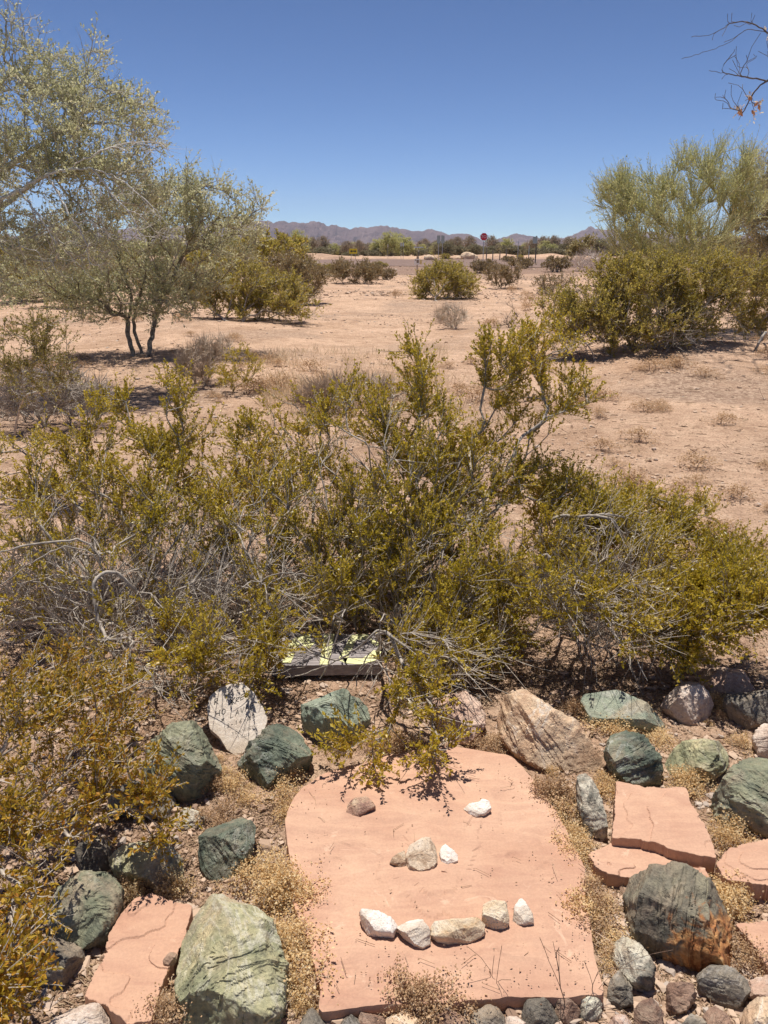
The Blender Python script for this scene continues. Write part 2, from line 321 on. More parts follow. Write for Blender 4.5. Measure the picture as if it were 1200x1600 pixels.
# ------------------------------------------------------------------ terrain, road, mountains
def build_ground():
    ys = np.concatenate([np.arange(-4, 0.8, .2), np.arange(.8, 6, .022), 6 * np.power(1.0145, np.arange(0, 490)), [9000]])
    ys = np.unique(ys); nx = 420
    u = np.linspace(-1, 1, nx); u = np.sign(u) * (0.55 * np.abs(u) + .45 * np.abs(u) ** 2.2)
    W = 3.5 + 1.35 * np.maximum(ys, 0)
    X = W[:, None] * u[None]; Y = np.repeat(ys[:, None], nx, 1)
    V = np.stack([X, Y, terrain(X, Y)], -1).reshape(-1, 3)
    i = np.arange((len(ys) - 1) * nx).reshape(len(ys) - 1, nx)[:, :-1].ravel()
    q = np.c_[i, i + 1, i + nx + 1, i + nx]
    tag(link('ground', make_mesh('ground', V, [q], SOIL, True)), 'tan desert soil with stony patches', kind='structure')
build_ground()

def build_road():
    m = simple('gravel_road_surface', (.125, .075, .055), .95, (.255, .165, .125), 1.2, .3)
    x = np.linspace(-160, 160, 300); rows = np.linspace(0, 1, 14)
    y0 = 74 + 2.5 * fbm(x * .06, 1.1, seed=21); y1 = 118 + 2 * fbm(x * .06, 7.1, seed=22)
    Y = y0[None] + (y1 - y0)[None] * rows[:, None]; X = np.repeat(x[None], 14, 0)
    V = np.stack([X, Y, terrain(X, Y) + .03], -1).reshape(-1, 3)
    i = np.arange(13 * 300).reshape(13, 300)[:, :-1].ravel()
    tag(link('road', make_mesh('road', V, [np.c_[i, i + 1, i + 301, i + 300]], m, True)), 'dark gravel road crossing far away', kind='structure')
build_road()

def build_mountains():
    m, n, l, b = newmat('mountain_rock'); co = coords(n, l, False)
    c = ramp(n, l, noise_n(n, l, co, .006, 8, .65, .5), [(.3, (.085, .055, .06)), (.5, (.155, .10, .10)), (.68, (.23, .16, .145)), (.82, (.33, .25, .21))])
    l.new(c, b.inputs['Base Color']); b.inputs['Roughness'].default_value = 1
    b.inputs['Specular IOR Level'].default_value = .05
    bump(n, l, noise_n(n, l, co, .02, 8, .7), .8, 16, b)
    D = 5200.
    prof = [(-500,380),(-300,372),(-120,376),(0,370),(120,362),(220,356),(320,350),(380,346),(415,344),(440,346),(470,347),(473,344),(482,346),(497,345),(505,348),(512,352),(525,351),(535,354),(556,354),(575,354),(595,352),(605,353),(615,355),(630,357),(640,360),(650,361),(660,360),(672,357),(680,357),(690,361),(702,366),(712,364),(722,364),(735,366),(745,371),(757,378),(770,376),(785,371),(797,367),(807,364),(820,367),(832,369),(850,372),(866,373),(882,371),(892,368),(900,365),(912,359),(922,354),(935,354),(945,355),(960,360),(990,364),(1040,360),(1100,368),(1180,366),(1300,374),(1500,379),(1800,384)]
    P = np.array(prof, float)
    xs = np.linspace(-500, 1800, 900)
    hy = np.interp(xs, P[:, 0], P[:, 1])
    top = np.array([at_Y(a, h, D) for a, h in zip(xs, hy)])
    Xr, Zr = top[:, 0], np.maximum(top[:, 2], 6)
    jag = 1 - 2 * np.abs(fbm(Xr / 110, 4.4, seed=41, oct=5, gain=.6)); j2 = 1 - 2 * np.abs(fbm(Xr / 34, 8.8, seed=43, oct=3)); Zr = Zr * (.97 + .12 * (jag - .5) + .035 * (j2 - .5))
    t = np.linspace(-1, 1, 90)
    wdt = 500 + 4.5 * Zr
    X = np.repeat(Xr[None], 90, 0); T = np.repeat(t[:, None], 900, 1)
    Y = D + T * wdt[None]
    s = 1 - np.abs(T)
    base = np.where(s > 0, s ** 1.25, 0)
    gul = 1 - np.abs(fbm(X / 150 + 2 * fbm(X / 400, Y / 400, seed=31), Y / 420, seed=32, oct=5))       # spurs and gullies down the slope
    env = 4 * s * (1 - s)
    Z = Zr[None] * (base * (1 - .62 * env * (1 - gul) * 2.2) + .10 * env * fbm(X / 90, Y / 90, seed=35, oct=4))
    Z = np.maximum(Z, -4 * np.ones_like(Z)) - 3 * (1 - sm(s, 0, .1))
    V = np.stack([X, Y, Z], -1).reshape(-1, 3)
    i = np.arange(89 * 900).reshape(89, 900)[:, :-1].ravel()
    tag(link('mountains', make_mesh('mountains', V, [np.c_[i, i + 1, i + 901, i + 900]], m, False)), 'purple brown rocky mountain range on the horizon', kind='structure')
build_mountains()

# ------------------------------------------------------------------ plants
def unit(v): return v / np.maximum(np.linalg.norm(v, axis=-1, keepdims=True), 1e-9)
def frames(d):
    ref = np.where(np.abs(d[:, 2:3]) > .97, np.array([[1., 0, 0]]), np.array([[.05, .08, .99]]))
    a = unit(np.cross(d, ref)); return a, np.cross(d, a)

def tubes(P, par, R, k, mask=None):
    n = len(P); idx = np.where(par >= 0)[0]
    D = np.zeros_like(P); D[idx] = unit(P[idx] - P[par[idx]]); D[par < 0] = [0, 0, 1]
    cont = np.full(n, -1)
    for i in idx[np.argsort(-R[idx], kind='stable')]:
        if cont[par[i]] < 0: cont[par[i]] = i
    if mask is not None: idx = idx[mask[idx]]
    p = par[idx]; isc = (cont[p] == idx)
    d0 = np.where(isc[:, None], D[p], D[idx]); r0 = np.where(isc, R[p], np.minimum(R[p], R[idx] * 1.2))
    root = par[p] < 0; d0[root] = D[idx][root]; P = np.array(P)
    t = np.arange(k) * 2 * np.pi / k
    a0, b0 = frames(d0); a1, b1 = frames(D[idx])
    ct, st = np.cos(t)[None, :, None], np.sin(t)[None, :, None]
    ring0 = P[p][:, None] + (a0[:, None] * ct + b0[:, None] * st) * r0[:, None, None]
    ring1 = P[idx][:, None] + (a1[:, None] * ct + b1[:, None] * st) * R[idx][:, None, None]
    V = np.concatenate([ring0, ring1], 1).reshape(-1, 3)
    b = (np.arange(len(idx)) * 2 * k)[:, None]; j = np.arange(k)[None]; jn = (j + 1) % k
    q = np.stack([b + j, b + jn, b + k + jn, b + k + j], -1).reshape(-1, 4)
    return V, q

def grow(rng, bases, T, alpha=.5, step=.07, wig=.10, pre=(), ang=.5, basedirs=None, bend=.38):
    rc = np.mean(bases, 0) - [0, 0, .10]
    cap = 1 + len(bases) + sum(len(p) for p in pre) + len(T) * 40 + 10
    P = np.zeros((cap, 3)); D = np.zeros((cap, 3)); L = np.zeros(cap); par = np.full(cap, -1)
    P[0] = rc; n = 1; L[0] = 1e6
    for k, b in enumerate(bases):
        P[n] = b; par[n] = 0; D[n] = [0, 0, 1] if basedirs is None else basedirs[k]; n += 1
    for pl in pre:
        last = int(np.argmin(np.linalg.norm(P[:n] - pl[0], axis=1)))
        for q in pl:
            q = np.asarray(q, float)
            if np.linalg.norm(q - P[last]) < 1e-4: continue
            P[n] = q; par[n] = last; D[n] = unit(q - P[last]); L[n] = L[last] + .35 * np.linalg.norm(q - P[last]); last = n; n += 1
    c = np.mean(bases, 0); order = np.argsort(np.linalg.norm(T - c, axis=1)); tips = np.zeros(len(T), int)
    for ti in order:
        d = T[ti] - P[:n]; dist = np.linalg.norm(d, axis=1) + 1e-6
        cost = dist + alpha * L[:n] + dist * ang * (1 - (D[:n] * d).sum(1) / dist)
        i = int(np.argmin(cost)); di = dist[i]; m = min(38, max(2, int(di / step)))
        s = np.arange(1, m + 1) / m; c1 = P[i] + D[i] * di * bend
        off = unit(rng.normal(size=3)); off2 = unit(rng.normal(size=3))
        pts = ((1 - s) ** 2)[:, None] * P[i] + (2 * s * (1 - s))[:, None] * c1 + (s ** 2)[:, None] * T[ti]
        pts += (np.sin(s * np.pi)[:, None] * off + np.sin(s * 2 * np.pi)[:, None] * off2 * .6) * wig * di * rng.uniform(.3, 1)
        if m > 2: pts[:-1] += rng.normal(size=(m - 1, 3)) * wig * .12 * step
        prev = i
        for q in pts:
            P[n] = q; par[n] = prev; v = q - P[prev]; ln = np.linalg.norm(v); D[n] = v / max(ln, 1e-9); L[n] = L[prev] + ln; prev = n; n += 1
        tips[ti] = prev
    return P[:n], par[:n], D[:n], tips
def radii(P, par, rt, rmax, e=2.3):
    n = len(P); cnt = np.zeros(n); hc = np.zeros(n, bool); hc[par[par >= 0]] = True
    cnt[~hc] = 1
    for i in range(n - 1, -1, -1):
        if par[i] >= 0: cnt[par[i]] += cnt[i]
    return np.minimum(rt * cnt ** (1 / e), rmax), cnt

def leaves(rng, c, ax, ln, wd):
    n = len(c); a = unit(ax); r = unit(rng.normal(size=(n, 3)) * .75 + np.array([0, 0, .8])); b = unit(np.cross(a, r)); nr = np.cross(a, b)
    k_ = rng.uniform(.5, 1.45, n)[:, None]; ln = ln * k_; wd = wd * k_ * rng.uniform(.8, 1.15, n)[:, None]
    V = np.stack([c, c + a * ln * .5 + b * wd * .5 + nr * wd * .12, c + a * ln, c + a * ln * .5 - b * wd * .5 + nr * wd * .12], 1).reshape(-1, 3)
    i = np.arange(n)[:, None] * 4
    return V, np.c_[i, i + 1, i + 2, i + 3]

def sprays(rng, pos, dr, nt, tl, nl, lsz, up=.35, spread=.7, tw_r=.0012, curl=.2, k=3, droop=0.0):
    """thin twigs from every pos, with nl leaf pairs on each; returns twig and leaf geometry"""
    rep = np.repeat(np.arange(len(pos)), nt); n = len(rep)
    d = unit(dr[rep] + rng.normal(size=(n, 3)) * spread + np.array([0, 0, up]))
    L = tl * rng.uniform(.45, 1.25, n)
    cv = unit(rng.normal(size=(n, 3)) + np.array([0, 0, .4])) * curl - np.array([0, 0, 1.]) * droop
    ss = np.array([0, .35, .7, 1.0])
    pts = pos[rep][:, None] + d[:, None] * (ss[None, :, None] * L[:, None, None]) + cv[:, None] * (ss ** 2)[None, :, None] * L[:, None, None]
    P = pts.reshape(-1, 3); par = np.tile(np.array([-1, 0, 1, 2]), n) + np.where(np.tile(ss, n) > 0, np.repeat(np.arange(n) * 4, 4), 0); par[::4] = -1
    R = np.tile(np.array([1.25, 1.0, .8, .45]), n) * tw_r
    tv, tq = tubes(P, par, R, k)
    if nl == 0: return (tv, tq), None
    lr = np.repeat(np.arange(n), nl * 2)
    s = np.tile(np.repeat((np.arange(nl) + .6) / nl, 2), n) + rng.uniform(-.4, .4, n * nl * 2) / nl
    s = np.clip(s, .05, 1) ** .65
    c = pos[rep][lr] + d[lr] * (s * L[lr])[:, None] + cv[lr] * (s ** 2 * L[lr])[:, None]
    side = unit(np.cross(d[lr], rng.normal(size=(len(lr), 3))))
    ax = d[lr] * .55 + side * rng.uniform(.4, 1.1, len(lr))[:, None] + np.array([0, 0, .25])
    return (tv, tq), leaves(rng, c, ax, lsz[0], lsz[1])

def puffs(rng, pos, r):
    n = len(pos); s = r * rng.uniform(.7, 1.2, n)
    o = np.array([[1,0,0],[-1,0,0],[0,1,0],[0,-1,0],[0,0,1],[0,0,-1]], float)
    V = (pos[:, None] + o[None] * s[:, None, None]).reshape(-1, 3)
    f = np.array([[0,2,4],[2,1,4],[1,3,4],[3,0,4],[2,0,5],[1,2,5],[3,1,5],[0,3,5]])
    return V, (np.arange(n)[:, None, None] * 6 + f[None]).reshape(-1, 3)

def blob(rng, c, r, n, shell=.35):
    v = unit(rng.normal(size=(n, 3))) * (rng.uniform(shell, 1, n) ** (1 / 2.2))[:, None]
    return np.asarray(c) + v * np.asarray(r)

def plant(name, seed, bases, lobes, mats, label, cat, group=None, alpha=.5, step=.07, wig=.10, rt=.0016, rmax=.02, nt=4, tl=.11, nl=7, lsz=(.011, .0055),
          up=.35, spread=.7, curl=.2, droop=0.0, pre=(), extra=1.0, puff=0, part=('stem', 'foliage'), k=5, split=.0, ang=.5, e=2.3, pod=0, tw_r=.0012, clear=0.03, bare=0, tmat=None, bend=.38):
    """a woody plant grown from its bases to points spread through its lobes: (centre, radii, points, leafy share)"""
    rng = np.random.default_rng(seed)
    T, LF = [], []
    for c, r, n, lf in lobes:
        p = blob(rng, c, r, n); p[:, 2] = np.maximum(p[:, 2], terrain(p[:, 0], p[:, 1]) + clear)
        T.append(p); LF.append(rng.random(n) < lf)
    T = np.concatenate(T); LF = np.concatenate(LF)
    bases = np.asarray(bases, float)
    P, par, D, tips = grow(rng, bases, T, alpha, step, wig, pre, ang, None, bend)
    R, cnt = radii(P, par, rt, rmax, e)
    o0 = bases.mean(0); root = empty(name, o0, label, cat, group)
    V, q = tubes(P, par, R, k)
    link(part[0], make_mesh(part[0], V - o0, [q], tmat or mats[0], True), root)
    sel = tips[LF]; pos, dr = P[sel], D[sel]
    if extra > 0:                                 # more sprays on the thin wood behind leafy tips
        back = []
        for t in sel:
            p = par[t]
            for _ in range(rng.poisson(extra)):
                j = t
                for _ in range(rng.integers(1, 5)):
                    if par[j] >= 0: j = par[j]
                back.append(j)
        if back: pos = np.r_[pos, P[back]]; dr = np.r_[dr, D[back]]
    bt_ = tips[~LF]; bv = None
    if bare and len(bt_): (bv, bq), _ = sprays(rng, P[bt_], D[bt_], bare, tl * 1.2, 0, lsz, up * .3, spread * 1.1, tw_r, curl * 1.6)
    if len(pos):
        (tv, tq), lf = sprays(rng, pos, dr, nt, tl, nl, lsz, up, spread, tw_r, curl, droop=droop)
        vs_, fs_, mi = [tv], [tq], [1]
        if lf is not None: vs_.append(lf[0]); fs_.append(lf[1] + len(tv)); mi.append(0)
        if bv is not None: fs_.append(bq + sum(len(a) for a in vs_)); vs_.append(bv); mi.append(1)
        tot = sum(len(a) for a in vs_)
        if puff:
            src = lf[0][::4] if lf is not None else tv
            pv, pf = puffs(rng, src[rng.integers(0, len(src), puff)] + rng.normal(size=(puff, 3)) * .004, .0052)
            vs_.append(pv); fs_.append(pf + tot); mi.append(2)
        link(part[1], make_mesh(part[1], np.concatenate(vs_) - o0, fs_, [mats[1], mats[0], mats[2] if len(mats) > 2 else PUFF], False, mi), root)
    for i in range(pod):
        j = tips[LF][i % LF.sum()]; a = rng.uniform(0, 6.28); m = MB()
        q = P[j] - o0 + rng.normal(size=3) * .02; e = q + np.array([math.cos(a) * .05, math.sin(a) * .05, -.06]); m.cyl(P[j] - o0, q, .003, 5); m.cyl(q, (q + e) / 2, .008, 6, .022); m.cyl((q + e) / 2, e, .022, 6, .004)
        m.build('pod', mats[2], root)
    return root
def lobe(px, py, Y, rx, ry, rd, n, lf=1.0):      # photo pixels at distance Y -> a world ellipsoid
    s = mpp(Y); return (at_Y(px, py, Y), (rx * s, rd, ry * s), n, lf)

def chain(*pts):                                 # a smooth, slightly crooked run through the points
    p = np.array([np.asarray(q, float) for q in pts]); rg = np.random.default_rng(int(abs(p.sum()) * 1000) % 99991)
    e = np.r_[2 * p[:1] - p[1:2], p, 2 * p[-1:] - p[-2:-1]]; out = [p[0]]
    for i in range(1, len(e) - 2):
        a, b, c, d = e[i - 1:i + 3]; m = 6; w = np.linalg.norm(c - b) * .018
        for t in np.arange(1, m + 1) / m:
            q = .5 * (2 * b + (c - a) * t + (2 * a - 5 * b + 4 * c - d) * t * t + (3 * b - a - 3 * c + d) * t ** 3)
            out.append(q + (rg.normal(size=3) * w if t < 1 else 0))
    return out
def lobeh(px, py, h, rx, ry, rd, n, lf=1.0):     # the same, at height h above the ground
    p = at_z(px, py, h); s = mpp(p[1]); return (p, (rx * s, rd, ry * s), n, lf)
# the three creosote bushes in front and the rusty one at the left corner
G = ground
cre = (BARK, OLIVE, PUFF)
crek = dict(alpha=.42, nt=3, nl=14, lsz=(.0138, .0073), rt=.0024, rmax=.0078, e=2.7, wig=.15, extra=1.2, tl=.125, spread=.55, up=.45, bare=4)
plant('creosote_bush', 11, [G(560, 1000), G(610, 985), G(660, 1010), G(700, 1000), G(520, 985), G(590, 1030)], [
    lobe(560, 650, 3.9, 75, 55, .3, 40), lobe(650, 590, 3.9, 22, 45, .15, 22), lobe(670, 690, 3.7, 55, 65, .3, 46), lobe(460, 660, 4.0, 65, 40, .25, 18),
    lobe(490, 780, 3.6, 110, 70, .4, 90, .7), lobe(620, 800, 3.5, 110, 80, .4, 130, .8), lobe(750, 750, 3.7, 65, 65, .35, 70), lobe(780, 570, 3.9, 35, 50, .15, 30),
    lobe(850, 545, 4.0, 40, 35, .15, 30), lobe(830, 650, 3.9, 60, 40, .2, 20), lobe(890, 620, 4.0, 35, 30, .15, 18), lobe(850, 760, 3.8, 60, 36, .2, 30), lobe(700, 880, 3.2, 130, 70, .35, 170, .6), lobe(760, 960, 3.0, 85, 55, .3, 120, .65),
    lobe(550, 885, 3.25, 110, 50, .3, 90, .4), lobe(700, 1000, 2.85, 70, 40, .25, 70, .55), lobeh(650, 1085, .2, 55, 36, .10, 14, .6), lobeh(550, 1165, .10, 50, 10, .05, 6), lobeh(688, 1165, .15, 22, 24, .04, 6), lobeh(585, 1185, .10, 6, 14, .02, 2),
    lobe(490, 915, 3.15, 100, 40, .3, 70, .25), lobe(640, 930, 3.3, 160, 70, .4, 200, .0), lobeh(660, 1030, .2, 90, 40, .2, 60, .12), lobeh(480, 1000, .25, 60, 26, .12, 10, .2), lobe(600, 760, 3.6, 200, 100, .4, 110, 0)], cre,
    'large olive green creosote bush with bare grey stems behind the pink flagstone', 'bush', puff=200,
    pre=[chain(G(590, 1030), at_z(592, 985, .34), at_z(560, 1012, .27), at_z(525, 1032, .2), at_z(480, 1052, .13), at_z(445, 1060, .09)), chain(G(520, 985), at_z(535, 960, .42), at_z(528, 990, .36), at_z(515, 1030, .26), at_z(500, 1060, .16)), chain(G(610, 985), at_z(600, 960, .4), at_z(585, 1010, .3), at_z(560, 1050, .2), at_z(556, 1075, .14))], **crek)
plant('creosote_bush', 12, [G(190, 1010), G(250, 1000), G(300, 1030), G(140, 1040), G(350, 1000), G(420, 1010)], [
    lobe(60, 730, 3.7, 90, 55, .35, 50), lobe(200, 725, 3.8, 85, 50, .35, 56), lobe(310, 715, 3.9, 65, 50, .3, 34), lobe(400, 715, 3.9, 50, 50, .3, 30), lobe(270, 630, 3.9, 25, 30, .15, 14), lobe(170, 640, 3.9, 40, 20, .15, 14),
    lobe(110, 810, 3.5, 125, 60, .4, 115, .5), lobe(290, 810, 3.5, 115, 65, .4, 115, .5), lobe(410, 820, 3.4, 75, 70, .35, 90, .5), lobe(150, 920, 3.1, 155, 70, .4, 150, .16), lobe(340, 930, 3.1, 100, 70, .35, 130, .16),
    lobeh(230, 1020, .25, 130, 40, .25, 90, .2), lobeh(400, 1010, .22, 35, 50, .2, 46, .5), lobe(200, 900, 3.3, 190, 80, .5, 330, .0), lobe(180, 940, 2.95, 190, 50, .25, 90, 0), lobe(400, 930, 3.0, 80, 60, .25, 60, 0), lobe(40, 930, 3.1, 70, 90, .3, 80, .35), lobeh(290, 1050, .12, 90, 22, .15, 26, .1)], cre,
    'wide olive creosote bush with tangled grey branches at the left', 'bush', puff=150,
    pre=[chain(G(190, 1010), at_Y(170, 930, 3.0), at_Y(140, 850, 3.0), at_Y(70, 848, 2.95), at_Y(0, 862, 2.95), at_Y(-40, 870, 2.95)), chain(G(140, 1040), at_Y(165, 900, 2.85), at_Y(110, 855, 2.8), at_Y(50, 880, 2.75), at_Y(0, 915, 2.75)), chain(G(250, 1000), at_Y(215, 930, 2.9), at_Y(180, 895, 2.85), at_Y(150, 905, 2.8), at_Y(150, 950, 2.75), at_Y(160, 985, 2.7)), chain(G(420, 1010), at_Y(405, 920, 2.95), at_Y(440, 895, 2.9), at_Y(490, 900, 2.9))], **crek)
plant('creosote_bush', 13, [G(900, 1000), G(960, 990), G(1010, 1000), G(1080, 1010)], [
    lobe(900, 800, 3.9, 75, 50, .3, 90), lobe(1000, 810, 4.0, 75, 36, .3, 76), lobe(1095, 815, 4.1, 14, 36, .1, 12), lobe(1070, 870, 3.8, 65, 45, .3, 70), lobe(1150, 895, 3.7, 55, 45, .25, 60), lobeh(1175, 925, .35, 40, 40, .2, 40),
    lobe(950, 860, 3.6, 90, 50, .35, 100, .7), lobeh(1110, 955, .30, 80, 36, .22, 110, .9), lobeh(1050, 1010, .18, 45, 20, .12, 26), lobeh(950, 960, .25, 100, 40, .25, 150, .12), lobe(930, 860, 3.5, 100, 60, .3, 110, .1), lobe(870, 840, 3.6, 50, 50, .3, 46, .6), lobeh(880, 930, .34, 60, 45, .2, 70, .25), lobeh(1000, 950, .3, 60, 40, .2, 60, .3), lobeh(930, 930, .25, 110, 40, .25, 60, 0)], cre,
    'low spreading creosote bush with pale bare branches at the right', 'bush', puff=100,
    pre=[chain(G(900, 1000), at_Y(850, 900, 3.3), at_Y(850, 868, 3.3), at_Y(900, 893, 3.25), at_Y(970, 905, 3.2), at_Y(1050, 912, 3.2)), chain(G(900, 1000), at_Y(845, 850, 3.5), at_Y(865, 810, 3.5), at_Y(930, 806, 3.5)), chain(G(960, 990), at_Y(900, 930, 3.2), at_Y(870, 900, 3.2), at_Y(930, 930, 3.1), at_Y(985, 950, 3.05))], **crek)
plant('creosote_bush', 14, [G(-90, 1330), G(-60, 1250), G(-40, 1400)], [
    lobeh(50, 1120, .36, 65, 40, .14, 28, .8), lobeh(150, 1105, .32, 80, 35, .14, 30, .8), lobeh(210, 1225, .25, 55, 30, .10, 18), lobeh(120, 1200, .28, 60, 40, .12, 16, .7), lobeh(255, 1300, .18, 18, 14, .04, 5), lobeh(60, 1050, .33, 70, 26, .15, 22, .6),
    lobeh(25, 1240, .33, 45, 45, .11, 16, .6), lobeh(25, 1330, .3, 45, 40, .11, 16, .75), lobeh(45, 1430, .3, 40, 30, .08, 10, .6), lobeh(5, 1525, .34, 45, 50, .1, 22, .9), lobeh(110, 1290, .2, 50, 40, .1, 12, .2)], (BARK, RUSTY, PUFF),
    'rust coloured creosote bush leaning over the stones at the left edge', 'bush', puff=36, alpha=.4, nl=9, lsz=(.0135, .0066), extra=.9, tl=.085, bare=2, rmax=.011)
plant('creosote_bush', 15, [G(20, 700), G(50, 690)], [lobe(20, 540, 5.2, 50, 40, .25, 26), lobe(85, 520, 5.2, 25, 30, .15, 12), lobe(60, 590, 5.2, 60, 40, .25, 24), lobe(95, 575, 5.2, 25, 25, .1, 9)], (BARK, leaf_mat('yellow_creosote_leaf', [(.12, (.20, .17, .035)), (.5, (.34, .27, .06)), (.9, (.44, .34, .10))]), PUFF),
    'sparse yellow leaved creosote bush at the left edge below the tree', 'bush', alpha=.5, nl=8, lsz=(.014, .007), rt=.002)
plant('creosote_bush', 16, [G(365, 612), G(378, 608)], [lobe(372, 575, 9.4, 34, 28, .25, 34), lobe(345, 590, 9.3, 20, 14, .2, 10)], (BARK, OLIVE, PUFF),
    'small yellow green creosote bush beside the grey dead shrub', 'bush', nl=6, lsz=(.02, .01), tl=.13)

# ironwood trees at the left
IRONBARK = simple('rough_brown_bark', (.10, .08, .06), .9, (.34, .29, .235), 16, .6, bdist=.012)
b1 = G(208, 556); b2 = G(232, 558); b3 = G(222, 553)
plant('ironwood_tree', 21, [b1, b2, b3], [
    lobe(190, 380, 12.8, 90, 80, 1.2, 120, .8), lobe(120, 410, 12.5, 80, 60, 1.0, 90), lobe(290, 400, 12.8, 70, 70, 1.0, 110), lobe(350, 370, 12.9, 55, 45, .8, 60), lobe(250, 320, 12.9, 70, 50, .9, 90),
    lobe(330, 310, 12.9, 45, 30, .6, 30, .8), lobe(390, 320, 12.9, 22, 26, .4, 14, .7), lobe(290, 285, 13, 25, 20, .4, 12, .6), lobe(60, 440, 12.2, 80, 40, .9, 60), lobe(200, 470, 12.5, 80, 25, .7, 44), lobe(270, 470, 12.4, 40, 25, .5, 26), lobe(140, 480, 12.3, 50, 22, .5, 26)],
    (TREEBARK, GREYLEAF), 'grey green ironwood tree forking from the ground at the left', 'tree', part=('trunk', 'crown'), alpha=.30, step=.16, wig=.12, rt=.0045, rmax=.075, nt=4, tl=.26, nl=5, lsz=(.040, .019), k=6, bare=3, tmat=IRONBARK, tw_r=.003, extra=.9, up=.25,
    pre=[chain(b1, at_Y(200, 510, 12.7), at_Y(205, 470, 12.7), at_Y(195, 430, 12.7), at_Y(180, 380, 12.7)), chain(b2, at_Y(238, 520, 12.7), at_Y(248, 480, 12.7), at_Y(268, 440, 12.8), at_Y(285, 400, 12.8)), chain(b3, at_Y(208, 500, 12.8), at_Y(225, 440, 12.9), at_Y(232, 390, 12.9), at_Y(250, 320, 12.9))])
bt = np.array([-6.3, 9.6, float(terrain(-6.3, 9.6))])
limb0 = chain(bt, bt + [.2, 0, 1.0], bt + [.5, -.1, 1.9])
silver = plant('ironwood_tree', 22, [bt], [
    lobe(60, 190, 9.6, 70, 70, .9, 110), lobe(150, 210, 9.6, 75, 70, .9, 110), lobe(40, 300, 9.4, 70, 60, .9, 80, .7), lobe(180, 290, 9.5, 70, 55, .8, 90), lobe(225, 200, 9.7, 30, 40, .5, 22, .8), lobe(200, 170, 9.7, 40, 30, .5, 18, .7),
    lobe(120, 120, 9.8, 50, 30, .5, 34, .7), lobe(60, 110, 9.8, 50, 30, .5, 40, .8), lobe(15, 40, 9.8, 35, 55, .5, 40, .25), lobe(150, 75, 9.8, 10, 14, .2, 4, 1), lobe(110, 380, 9.2, 90, 40, .7, 70, .55), lobe(20, 400, 9.2, 60, 50, .8, 50), lobe(-90, 220, 9.6, 90, 100, 1.2, 70)],
    (TREEBARK, GREYLEAF), 'tall silvery ironwood tree reaching in from the left edge with arching pale limb', 'tree', part=('trunk', 'crown'), alpha=.22, step=.14, wig=.13, rt=.0045, rmax=.11, nt=4, tl=.22, nl=5, lsz=(.032, .015), k=6, bare=3, tw_r=.0022, extra=.9, up=.2, droop=.1,
    pre=[limb0, chain(limb0[-1], at_Y(-40, 340, 9.5), at_Y(30, 300, 9.3), at_Y(75, 270, 9.2), at_Y(110, 265, 9.1), at_Y(145, 264, 9.0), at_Y(165, 290, 8.95), at_Y(190, 335, 8.9), at_Y(210, 360, 8.9)),
         chain(limb0[-1], at_Y(-80, 240, 9.6), at_Y(-30, 170, 9.7), at_Y(20, 110, 9.8)), chain(at_Y(145, 264, 9.0), at_Y(160, 235, 9.0), at_Y(200, 223, 9.0), at_Y(240, 222, 9.0)), chain(limb0[-1], at_Y(-30, 280, 9.5), at_Y(60, 230, 9.6), at_Y(140, 170, 9.7))])

def bleached_limbs(root):                         # dead pale limbs drooping in front of the silvery crown
    rng = np.random.default_rng(222); o0 = np.array(root.location); b = at_Y(-70, 350, 9.3)
    main = chain(b, at_Y(-20, 325, 9.2), at_Y(30, 297, 9.05), at_Y(75, 272, 8.95), at_Y(110, 265, 8.9), at_Y(145, 264, 8.85))
    pre = [main, chain(main[-1], at_Y(162, 285, 8.8), at_Y(182, 312, 8.75), at_Y(200, 330, 8.7), at_Y(222, 372, 8.65)), chain(main[-1], at_Y(190, 282, 8.8), at_Y(235, 320, 8.7), at_Y(262, 350, 8.7)), chain(main[-8], at_Y(150, 240, 8.8), at_Y(200, 223, 8.8), at_Y(245, 222, 8.8)),
           chain(main[12], at_Y(55, 330, 8.8), at_Y(85, 375, 8.7), at_Y(120, 410, 8.65), at_Y(150, 440, 8.6)), chain(main[18], at_Y(105, 330, 8.75), at_Y(130, 370, 8.7), at_Y(140, 415, 8.65)), chain(main[6], at_Y(20, 360, 8.8), at_Y(40, 410, 8.7))]
    T = np.concatenate([blob(rng, *lobe(px, py, 8.7, rx, ry, .3, n)[:3]) for px, py, rx, ry, n in ((180, 330, 50, 50, 26), (120, 390, 50, 45, 26), (230, 350, 30, 30, 12), (60, 380, 40, 50, 18), (220, 230, 40, 20, 10))])
    P, par, D, tips = grow(rng, [b], T, .25, .08, .14, pre, .9); R, _ = radii(P, par, .0034, .022)
    V, q = tubes(P, par, R, 5); (tv, tq), _ = sprays(rng, P[tips], D[tips], 3, .16, 0, (.01, .01), .0, .8, .0020, .5)
    link('bare_limb', make_mesh('bare_limb', np.r_[V, tv] - o0, [q, tq + len(V)], simple('bleached_limb', (.50, .46, .39), .85, (.74, .70, .62), 40, .3), True), root)
bleached_limbs(silver)
